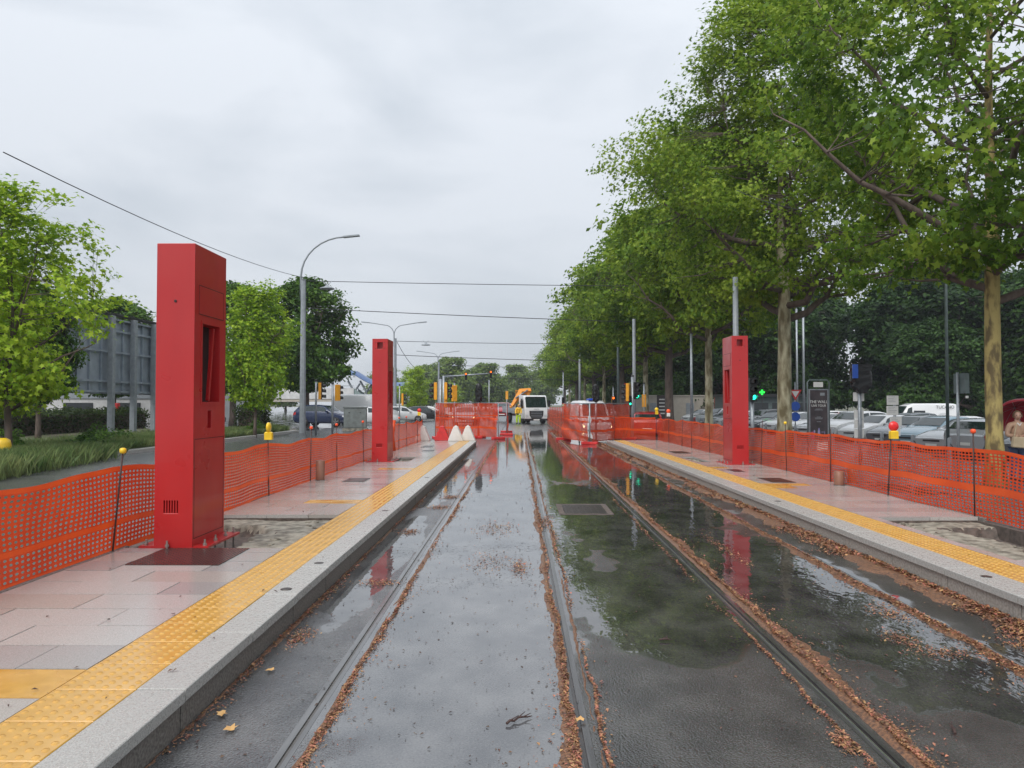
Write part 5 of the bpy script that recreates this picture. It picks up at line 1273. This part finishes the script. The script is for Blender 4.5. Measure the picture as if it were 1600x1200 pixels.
row2 = [('suv', 'silver'), ('hatch', 'white'), ('saloon', 'grey'), ('estate', 'white'), ('hatch', 'silver'), ('suv', 'grey'), ('hatch', 'white'), ('estate', 'blue'), ('saloon', 'silver'), ('hatch', 'red'), ('suv', 'white'), ('hatch', 'grey')]
for i, (k, c) in enumerate(row2):
    y = 38 + 3.0 * i; x = 27.5 + random.uniform(-.3, .3)
    build_car(k, c, f'{c} {kn[k]}, {ordw[i]} in the second row of the car park', (x, y, gz(x)), R(20), 'cars parked in the second row of the car park')
cv = build_car('van', 'white', 'white camper van with dark side windows before the wood', (W(1432, 66), 66, -.82), math.pi)
MB().box(.0, .95, 1.035, 1.05, 1.35, 1.95).build('side_window', M_darkwin, cv)
text('lettering', 'TUCANO', .36, M_black, cv, (-1.7, 1.0, 2.24), (R(90), 0, math.pi))
mbx = MB()
for rr in (.50, .42):
    for k in range(12):
        a0, a1 = k / 12 * math.pi, (k + 1) / 12 * math.pi; mbx.tube([(-1.5 + rr * math.cos(a0), 1.06, 1.25 + rr * math.sin(a0)), (-1.5 + rr * math.cos(a1), 1.06, 1.25 + rr * math.sin(a1))], .012, 4)
mbx.build('wheel_emblem', M_paintgrey, cv)
# traffic and parked cars elsewhere
build_car('suv', 'blue', 'dark blue car parked behind the two left traffic lights', (W(507, 58), 58, 0), -.25)
build_car('van', 'white', 'white van parked behind the grey cabinet', (W(572, 70), 70, 0), .1)
build_car('hatch', 'white', 'white car just right of the second red pillar base', (W(632, 72), 72, 0), .1)
build_car('hatch', 'black', 'black car between the young tree and the fence posts', (W(664, 78), 78, 0), .2)
build_car('saloon', 'white', 'white saloon behind the far red warning lamp', (W(677, 84), 84, 0), 0)
build_car('estate', 'white', 'white car half hidden between cabinet and second pillar', (W(578, 62), 62, 0), .3)
build_car('hatch', 'silver', 'silver car with lit headlights seen through the left netted panels', (W(727, 62), 62, 0), So, lights=True)
build_car('hatch', 'red', 'red car with dark roof beside the green-lit traffic light', (W(1011, 44), 44, -.22), 1.4)
build_car('saloon', 'black', 'dark saloon behind the big pillar on the side road', (W(300, 60), 60, 0), 0)
vt = build_car('van', 'white', 'white van with blue roof beacon behind the right-hand netted screen', (W(925, 52), 54, -.62), So + .1, lights=True)
MB().box(.2, 1.1, -.25, .25, 2.57, 2.68, ch=.03).build('roof_beacon', mat('blue_beacon', (.02, .08, .6), rough=.2), vt)
build_car('hatch', 'red', 'red vehicle left of the crane truck', (W(785, 74), 74, .35), So)

# ================================================================== crane truck
t = thing('crane_truck', 'white flatbed truck with a folded orange crane on the tram road', 'truck', (W(838, 65.0), 65.0, 0), So + R(17))
# local: nose +x
cabm = MB().prism([(0, .42), (.02, .95), (.0, 1.30), (-.32, 2.30), (-.5, 2.42), (-1.75, 2.44), (-1.8, .75), (-1.45, .42)], 'y', -1.02, 1.02)
bevel_obj(cabm.build('cab', M_truckw, t), .06, 3)
def onfront(z0, z1, y0, y1, nm, m, off=.02):
    def X_(z): return .01 - max(0, (z - 1.30)) / 1.0 * .32
    v = [(X_(z0) + off, y0, z0), (X_(z0) + off, y1, z0), (X_(z1) + off, y1, z1), (X_(z1) + off, y0, z1), (X_(z0) - .02, y0, z0), (X_(z0) - .02, y1, z0), (X_(z1) - .02, y1, z1), (X_(z1) - .02, y0, z1)]
    return MB().add(v, [(0, 1, 2, 3), (7, 6, 5, 4), (0, 4, 5, 1), (1, 5, 6, 2), (2, 6, 7, 3), (3, 7, 4, 0)]).build(nm, m, t)
onfront(1.40, 2.24, -.90, .90, 'windscreen', M_glass); onfront(2.25, 2.31, -.85, .85, 'sun_visor', M_black, .05)
gr = MB().prism([(-.62, 1.12), (.62, 1.12), (.60, .72), (.42, .44), (-.42, .44), (-.60, .72)], 'x', .0, .045).build('grille', M_black, t)
for z in (.58, .72, .86, 1.0): MB().box(.046, .056, -.5, .5, z, z + .03).build('grille_slat', M_paintgrey, gr)
text('lettering', 'IVECO', .17, M_paintgrey, t, (.045, 0, 1.24), (R(90), 0, R(90)))
for s in (-1, 1):
    onfront(.62, .80, min(s * .70, s * .98), max(s * .70, s * .98), 'headlight', M_head_on if False else M_headl, .03)
    MB().box(-.62, -.60 + .0, 0, .001, 0, .001)
    o = MB().add([(-.42, s * 1.03, 1.3), (-1.15, s * 1.03, 1.3), (-1.15, s * 1.03, 2.15), (-.62, s * 1.03, 2.15), (-.42, s * 1.0, 1.3), (-1.15, s * 1.0, 1.3), (-1.15, s * 1.0, 2.15), (-.62, s * 1.0, 2.15)],
        [(0, 1, 2, 3), (0, 4, 5, 1), (1, 5, 6, 2), (2, 6, 7, 3), (3, 7, 4, 0)]).build('side_window', M_glass, t)
    MB().box(-.32, -.18, s * 1.22 - .10, s * 1.22 + .10, 1.45, 2.0, ch=.02).build('wing_mirror', M_black, t); MB().tube([(-.3, s * 1.0, 1.95), (-.25, s * 1.2, 1.95)], .02, 5).build('mirror_arm', M_black, t)
MB().box(-.3, .06, -1.03, 1.03, .28, .42).build('bumper', M_black, t); MB().box(.062, .075, -.26, .26, .30, .41).build('number_plate', M_platew, t)
MB().box(-6.6, -1.82, -.45, .45, .62, .82).build('chassis', M_black, t); MB().box(-6.7, -2.9, -1.1, 1.1, .92, 1.12).build('flatbed', M_steel, t)
for s in (-1, 1): MB().box(-6.7, -2.9, min(s * 1.1, s * 1.06), max(s * 1.1, s * 1.06), 1.13, 1.5).build('side_board', M_paintgrey, t)
ty = MB().lathe([(.30, -.13), (.44, -.14), (.47, -.1), (.47, .1), (.44, .14), (.30, .13)], n=22, M=Matrix.Rotation(R(90), 4, 'X')).mesh('tyre', M_tyre); rm = MB().lathe([(.30, -.1), (.12, -.04), (.12, .04), (.30, .1)], n=22, M=Matrix.Rotation(R(90), 4, 'X')).mesh('rim', M_rim)
for xx in (-.9, -5.1):
    for s in (-1, 1): w = link('wheel', ty, t, (xx, s * .88, .47)); link('rim', rm, w)
cr_ = MB().box(-2.6, -2.1, -.3, .3, .82, 1.9).build('crane_base', M_crane, t)
Vx = [(-2.35, .1, 1.9), (-2.35, .0, 2.9), (-2.4, -.85, 2.98)]
MB().tube([(-2.35, -.0, 1.8), (-2.35, .0, 2.8)], .17, 8, smooth=False).build('crane_column', M_crane, t)
MB().tube([(-2.35, .25, 2.85), (-2.35, -.6, 2.78), (-2.35, -1.45, 1.5)], [.24, .30, .17], 4, smooth=False).build('crane_boom', M_crane, t)
MB().tube([(-2.1, -.1, 2.9), (-2.1, -1.2, 2.2)], .06, 8).build('crane_ram', M_steel, t)
MB().lathe([(.0, -.1), (.12, -.06), (.12, .06), (.0, .1)], (-2.35, -1.55, 1.42), 10).build('crane_hook', M_crane, t)
fr = MB()
for yy in (-.95, -.75, -.55, -.35): fr.box(-2.9, -2.86, yy, yy + .03, 2.3, 2.85)
fr.box(-2.9, -2.86, -.98, -.3, 2.85, 2.9); fr.build('headboard', M_crane, t)

# ================================================================== people
def skin_figure(name, joints, edges_, radii, m, parent, sub=2):
    me = bpy.data.meshes.new(name); me.from_pydata(joints, edges_, []); o = bpy.data.objects.new(name, me); COL.objects.link(o)
    md = o.modifiers.new('skin', 'SKIN'); md.use_smooth_shade = True
    sv = me.skin_vertices[0].data
    for i, r in enumerate(radii): sv[i].radius = r if hasattr(r, '__len__') else (r, r); sv[i].use_root = (i == 0)
    s2 = o.modifiers.new('s', 'SUBSURF'); s2.levels = sub; s2.render_levels = sub
    dg = bpy.context.evaluated_depsgraph_get(); dg.update(); me2 = bpy.data.meshes.new_from_object(o.evaluated_get(dg))
    bpy.data.objects.remove(o); me2.materials.clear(); me2.materials.append(m)
    me2.polygons.foreach_set('use_smooth', [True] * len(me2.polygons)); return link(name, me2, parent)
def head(parent, c, s, hair_m, hairlong=True, face=-math.pi / 2):
    """head of height 2*s with eyes, nose, mouth, ears; face points to angle"""
    Mx = Matrix.Translation(c) @ Matrix.Rotation(face, 4, 'Z')
    mb = MB(); n, m_ = 16, 12
    for j in range(m_ + 1):
        f = j / m_; z = math.cos(math.pi * f) * s; r = math.sin(math.pi * f) * s * .78
        for k in range(n):
            a = 2 * math.pi * k / n; x = r * math.cos(a) * 1.1; y = r * math.sin(a) * .92
            if z < 0: x = x * (1 - .18 * (-z / s)) + (.12 * s * (-z / s) if math.cos(a) > 0 else 0); y *= 1 - .25 * (-z / s)
            if math.cos(a) > .9 and -.35 < z / s < .15: x += .16 * s * (1 - abs(z / s + .12) * 2)
            if .35 < abs(math.sin(a)) < .75 and math.cos(a) > 0 and 0 < z / s < .3: x -= .06 * s
            mb.v.append(tuple(Mx @ Vector((x, y, z))))
    for j in range(m_):
        for k in range(n): mb.f.append((j * n + k, (j + 1) * n + k, (j + 1) * n + (k + 1) % n, j * n + (k + 1) % n)); mb.m.append(0); mb.sm.append(True)
    h = mb.build('head', M_skin, parent)
    for sy in (-1, 1):
        MB().lathe([(.001, -.012), (.010, -.006), (.012, 0), (.010, .006), (.001, .012)], Mx @ Vector((s * .80, sy * s * .32, s * .08)), 8).build('eye', M_black, h)
        MB().lathe([(.005, -.03), (.018, -.015), (.02, .01), (.005, .03)], Mx @ Vector((0, sy * s * .74, -.02 * s)), 8).build('ear', M_skin, h)
    MB().box(-.012, .004, -.022, .022, -.004, .004, M=Mx @ Matrix.Translation((s * .83, 0, -s * .5))).build('mouth', mat('lips', (.35, .12, .1), rough=.5), h)
    hb = MB()
    for j in range(9):
        f = j / 8 * (.62 if hairlong else .5)
        z = math.cos(math.pi * f) * s * 1.12; r = math.sin(math.pi * f) * s * .9 + .004
        for k in range(n):
            a = R(55) + (2 * math.pi - R(110)) * k / (n - 1) if j > 3 else 2 * math.pi * k / (n - 1)
            q = 1 + .10 * noise.noise(Vector((math.cos(a) * 4, math.sin(a) * 4, z * 30))); hb.v.append(tuple(Mx @ Vector((r * math.cos(a) * 1.1 * q - .01, r * math.sin(a) * q, z))))
    for j in range(8):
        for k in range(n - 1): hb.f.append((j * n + k, j * n + k + 1, (j + 1) * n + k + 1, (j + 1) * n + k)); hb.m.append(0); hb.sm.append(True)
    hb.build('hair', hair_m, h); return h
def hand(parent, wrist, d, palm_n, m, s=1.0, curl=.9):
    """palm and five bent fingers as skinned chains"""
    d = Vector(d).normalized(); nrm = Vector(palm_n).normalized(); sd = d.cross(nrm).normalized(); w = Vector(wrist)
    J = [w, w + d * .045 * s, w + d * .085 * s]; Ed = [(0, 1), (1, 2)]; Rr = [(.022 * s, .016 * s), (.034 * s, .015 * s), (.036 * s, .013 * s)]
    for f, (off, ln) in enumerate(((-.030, .062), (-.010, .072), (.010, .068), (.030, .052))):
        b = w + d * .085 * s + sd * off * s; i0 = len(J); dd = d.copy(); J.append(b); Ed.append((2, i0)); Rr.append((.010 * s, .010 * s))
        for q in range(3): dd = (Matrix.Rotation(-curl * .55, 3, sd) @ dd); b = b + dd * ln * s * .42; J.append(b); Ed.append((i0 + q, i0 + q + 1)); Rr.append((.009 * s, .009 * s))
    b = w + d * .03 * s - sd * .03 * s; i0 = len(J); J.append(b); Ed.append((1, i0)); Rr.append((.012 * s, .012 * s)); dd = (d - sd * .9 + nrm * .3).normalized()
    for q in range(2): b = b + dd * .032 * s; dd = (dd + nrm * .4).normalized(); J.append(b); Ed.append((i0 + q, i0 + q + 1)); Rr.append((.010 * s, .010 * s))
    return skin_figure('hand', [tuple(j) for j in J], Ed, Rr, m, parent, 1)
# woman with umbrella at right edge
P0 = (W(1583, 19), 19.0, -.19)
t = thing('person', 'person in a tan jacket with a cream shoulder bag under a red umbrella', 'person', P0, 0)
J = [(0, 0, .92), (0, 0, 1.08), (0, -.01, 1.24), (0, -.01, 1.38), (-.19, 0, 1.37), (.19, 0, 1.37), (-.27, -.03, 1.12), (-.10, -.22, 1.10), (.27, -.02, 1.12), (.13, -.22, 1.16), (0, -.01, 1.46)]
E_ = [(0, 1), (1, 2), (2, 3), (3, 4), (3, 5), (4, 6), (6, 7), (5, 8), (8, 9), (3, 10)]
skin_figure('jacket', J, E_, [(.19, .13), (.17, .12), (.18, .12), (.13, .09), .075, .075, .065, .05, .065, .05, .06], M_tan, t)
J = [(0, 0, .90), (-.09, 0, .80), (-.10, -.02, .47), (-.10, .03, .09), (.09, 0, .80), (.10, .03, .47), (.10, .06, .09)]
skin_figure('trousers', J, [(0, 1), (1, 2), (2, 3), (0, 4), (4, 5), (5, 6)], [(.17, .12), .10, .075, .06, .10, .075, .06], M_jeans, t)
for x in (-.10, .10): bevel_obj(MB().box(x - .045, x + .045, -.17 + x * .3, .09, 0, .085).build('shoe', M_black, t), .02)
MB().tube([(0, 0, 1.40), (0, -.01, 1.52)], .055, 10).build('neck', M_skin, t); MB().tube([(-.05, -.07, 1.42), (0, -.09, 1.36), (.05, -.07, 1.42)], .03, 8).build('scarf', M_scarf, t)
head(t, (0, -.03, 1.60), .115, M_hair, True, -math.pi * .62)
hand(t, (-.10, -.235, 1.10), (1, -.1, .1), (0, 1, 0), M_skin); hand(t, (.13, -.23, 1.17), (-.5, -.1, .8), (0, -1, 0), M_skin, curl=1.5)
b = thing('shoulder_bag', 'cream shoulder bag hanging in front of the person in tan', 'bag', (P0[0] - .1, P0[1] - .27, P0[2]))
bevel_obj(MB().prism([(-.21, .84), (.21, .80), (.19, 1.08), (-.17, 1.10)], 'y', -.06, .06).build('pouch', M_bagc, b), .03, 3)
MB().tube([(-.15, 0, 1.08), (-.05, .08, 1.30), (.10, .24, 1.46)], .014, 6).build('strap', M_bagc, b)
u = thing('umbrella', 'open red umbrella held by the person at the right edge', 'umbrella', (P0[0] + .16, P0[1] - .02, P0[2] + 1.22)); u.rotation_euler = (R(-42), R(12), 0)
mb = MB(); n, mm = 8, 7
for j in range(mm + 1):
    f = j / mm; r = .58 * math.sin(f * math.pi / 2 * .98); z = .80 - .30 * (1 - math.cos(f * math.pi / 2))
    for k in range(n * 4):
        a = 2 * math.pi * k / (n * 4); sc_ = 1 - .06 * f * (1 - abs((k % 4) / 2 - 1)) ; mb.v.append((r * sc_ * math.cos(a), r * sc_ * math.sin(a), z - (0 if k % 4 else .02 * f)))
for j in range(mm):
    for k in range(n * 4): mb.f.append((j * n * 4 + k, j * n * 4 + (k + 1) % (n * 4), (j + 1) * n * 4 + (k + 1) % (n * 4), (j + 1) * n * 4 + k)); mb.m.append(0); mb.sm.append(True)
cn = mb.build('canopy', M_umb, u); md = cn.modifiers.new('s', 'SOLIDIFY'); md.thickness = .002
MB().tube([(0, 0, -.12), (0, 0, .86)], .008, 8).build('shaft', M_steel, u); MB().tube([(0, 0, -.12), (0, -.02, -.16), (.0, -.05, -.15)], .014, 8).build('handle', M_black, u)
for k in range(8): a = 2 * math.pi * k / 8; MB().tube([(0, 0, .79)] + [(.575 * math.sin(f * math.pi / 2 * .98) * math.cos(a), .575 * math.sin(f * math.pi / 2 * .98) * math.sin(a), .785 - .30 * (1 - math.cos(f * math.pi / 2)) - .02 * f) for f in (.3, .6, .85, 1)], .004, 4).build('rib', M_steel, u)
# worker by the truck, stooping
P1 = (W(810, 64.6), 64.6, 0)
t = thing('person', 'worker in yellow and lime hi-vis rainwear stooping beside the crane truck', 'person', P1, 0)
J = [(0, 0, .86), (-.02, -.03, 1.04), (-.0, -.08, 1.22), (.02, -.12, 1.34), (-.17, -.1, 1.31), (.19, -.1, 1.31), (-.24, -.18, 1.05), (-.20, -.32, .86), (.25, -.16, 1.05), (.2, -.3, .86), (.03, -.14, 1.42)]
skin_figure('rain_jacket', J, E_, [(.20, .15), (.20, .14), (.21, .14), (.14, .1), .09, .09, .08, .06, .08, .06, .08], M_hivis2, t)
J = [(0, 0, .88), (-.10, 0, .78), (-.13, -.06, .46), (-.12, .02, .09), (.10, 0, .78), (.12, -.05, .46), (.12, .05, .09)]
skin_figure('rain_trousers', J, [(0, 1), (1, 2), (2, 3), (0, 4), (4, 5), (5, 6)], [(.19, .14), .12, .10, .08, .12, .10, .08], M_hivis, t)
for x in (-.12, .12): bevel_obj(MB().box(x - .05, x + .05, -.18, .1, 0, .1).build('boot', M_black, t), .02)
head(t, (.04, -.19, 1.53), .115, M_hivis2, True, -math.pi / 2)
hand(t, (-.20, -.34, .85), (0, -.4, -1), (1, 0, 0), M_skin); hand(t, (.2, -.32, .85), (0, -.4, -1), (-1, 0, 0), M_skin)

# ================================================================== buildings and the footbridge
t = thing('warehouse', 'low white building with grey band and red trim behind the billboard', 'building', (-45, 72, 0))
MB().box(-18, 16, 0, 14, 0, 4.2).build('wall', M_wallw, t); MB().box(-18.1, 16.1, -.1, -.002, 2.2, 3.4).build('grey_band', M_paintgrey, t); MB().box(-18.3, 16.3, -.3, 14.3, 4.2, 4.6).build('roof_trim', M_redp, t)
for k in range(7): o = MB().box(-16 + k * 4.5, -13.2 + k * 4.5, -.06, -.005, .6, 1.8).build('window', M_darkwin, t)
t = thing('red_kiosk', 'small red box standing behind the billboard legs', 'kiosk', (W(178, 52), 52, .0))
bevel_obj(MB().box(-.2, .2, -.2, .2, .0, 1.75).build('body', M_redp, t), .04); MB().box(-.12, .12, -.215, -.205, 1.3, 1.5).build('panel', M_platew, t)
t = thing('boundary_wall', 'long beige wall with doors behind the far parked cars', 'wall', (0, 0, -.4))
MB().box(13.0, 22.2, 88, 88.4, 0, 2.95).build('wall_face', M_wallb, t); MB().box(22.22, 26.8, 88, 88.4, 0, 2.9).build('brick_section', M_brick, t)
MB().box(12.9, 22.3, 87.9, 88.5, 2.96, 3.1).build('coping', M_wallb, t)
for x0, x1 in ((19.0, 19.9), (14.9, 15.6)): MB().box(x0, x1, 87.9, 87.99, 0, 2.2).build('door', M_paintgrey, t)
t = thing('red_building', 'red brick building behind the orange traffic lights', 'building', (W(1004, 120), 120, 0))
MB().box(-2.8, 3.2, 0, 8, 0, 4.6).build('wall', M_brick, t); MB().box(-3, 3.4, -.2, 8.2, 4.6, 4.9).build('roof', M_redp, t)
for k in range(3): MB().box(-2.2 + k * 1.8, -1.1 + k * 1.8, -.05, -.005, 1.2, 2.8).build('window', M_darkwin, t)
t = thing('shop_front', 'dark low kiosk building under the green cross', 'building', (W(1205, 78), 78, -.6))
MB().box(-4.5, 4, 0, 5, 0, 3.0).build('wall', M_greenpole, t); MB().box(-4.8, 4.3, -.6, 5.2, 3.0, 3.3).build('roof', M_black, t)
for k in range(4): MB().box(-4 + k * 2, -2.4 + k * 2, -.05, -.005, .4, 2.4).build('window', M_darkwin, t)
t = thing('direction_totem', 'dark slim totem sign left of the straight brown trunk', 'sign', (W(1034, 62), 62, -.1))
MB().box(-.42, .42, -.08, .08, 0, 2.5, ch=.03).build('body', M_paper, t)
for k in range(5): MB().box(-.25, .2, -.09, -.082, 2.1 - k * .28, 2.2 - k * .28).build('print_line', M_platew, t)
t = thing('footbridge', 'footbridge with a curved blue roof and green-railed stairs on the left', 'footbridge', (0, 110, 0))
prof = [(W(528, 110), Zh(582.5, 110)), (W(538, 110), Zh(581, 110)), (W(548, 110), Zh(581, 110)), (W(558, 110), Zh(582.5, 110)), (W(572, 110), Zh(591, 110)), (W(590, 110), Zh(600, 110)), (W(600, 110), Zh(600.5, 110)), (W(634, 110), Zh(599, 110))]
for a, b in zip(prof[:-1], prof[1:]):
    mb = MB(); n = 6
    for (x, z) in (a, b):
        for k in range(n + 1): q = math.pi * k / n; mb.v.append((x, -1.6 * math.cos(q), z - .45 + .55 * math.sin(q)))
    for k in range(n): mb.f.append((k, k + 1, n + 2 + k, n + 1 + k)); mb.m.append(0); mb.sm.append(False)
    o = mb.build('roof_panel', M_blueroof, t); md = o.modifiers.new('s', 'SOLIDIFY'); md.thickness = .12
for x in (W(553, 110), W(572, 110), W(617, 110)): MB().tube([(x, 0, 0), (x, 0, 3.4), (x - .9, 0, 5.0)], .16, 7).tube([(x, 0, 3.4), (x + .8, 0, 4.6)], .14, 7).build('support', M_paintgrey, t)
xa, xb, xc = W(505, 110), W(556, 110), W(590, 110)
MB().box(xa - 14, xb, -1.5, 1.5, 2.0, 2.4).build('deck', M_wallb, t); MB().box(xa - 14, xb, -1.6, -1.52, 2.4, 3.9).build('parapet', M_wallw, t)
MB().box(W(527, 110), W(535, 110), -1.9, 1.9, 0, 4.0).build('pier', M_wallw, t)
MB().box(xa - 14, xb, -1.58, -1.5, 4.2, 4.28).build('handrail', M_steel, t)
mb = MB(); ns = 18
for k in range(ns):
    x = xb + (xc - xb) * k / ns; z = 2.4 * (1 - k / ns); mb.box(x, x + (xc - xb) / ns, -1.4, 1.4, max(0, z - .35), z)
mb.build('stairs', M_wallb, t)
for yy in (-1.45, 1.45):
    MB().add([(xb, yy, 2.5), (xc, yy, .1), (xc, yy, 1.5), (xb, yy, 3.9), (xb, yy + .05, 2.5), (xc, yy + .05, .1), (xc, yy + .05, 1.5), (xb, yy + .05, 3.9)], [(0, 1, 2, 3), (7, 6, 5, 4), (0, 4, 5, 1), (3, 2, 6, 7), (0, 3, 7, 4), (1, 5, 6, 2)]).build('stair_rail', M_railg, t)
    for k in range(9): f = k / 8; x = xb + (xc - xb) * f; z = 2.5 - 2.4 * f; MB().box(x - .04, x + .04, yy - .06, yy - .01, z, z + 1.5).build('rail_post', M_steel, t)
t = thing('yellow_drum', 'yellow plastic drum at the left edge below the maple', 'drum', (-13.95, 20.6, .1))
MB().lathe([(.20, 0), (.22, .05), (.22, .5), (.19, .62), (.1, .68)], n=16).build('shell', M_lampy, t); MB().lathe([(.04, .68), (.04, .74)], n=10).build('cap', M_black, t)

# ================================================================== haze
if HAZE:
    o = MB().box(-220, 220, -30, 410, -2.6, 24).build('haze', []); tag(o, kind='stuff'); m = bpy.data.materials.new('haze_air'); m.use_nodes = True; N, L = m.node_tree.nodes, m.node_tree.links
    N.remove(N['Principled BSDF']); v = N.new('ShaderNodeVolumePrincipled'); v.inputs['Color'].default_value = (.80, .86, .95, 1); v.inputs['Density'].default_value = HAZE; v.inputs['Anisotropy'].default_value = .2
    L.new(v.outputs[0], N['Material Output'].inputs['Volume']); o.data.materials.append(m)
    sc.cycles.volume_bounces = 1
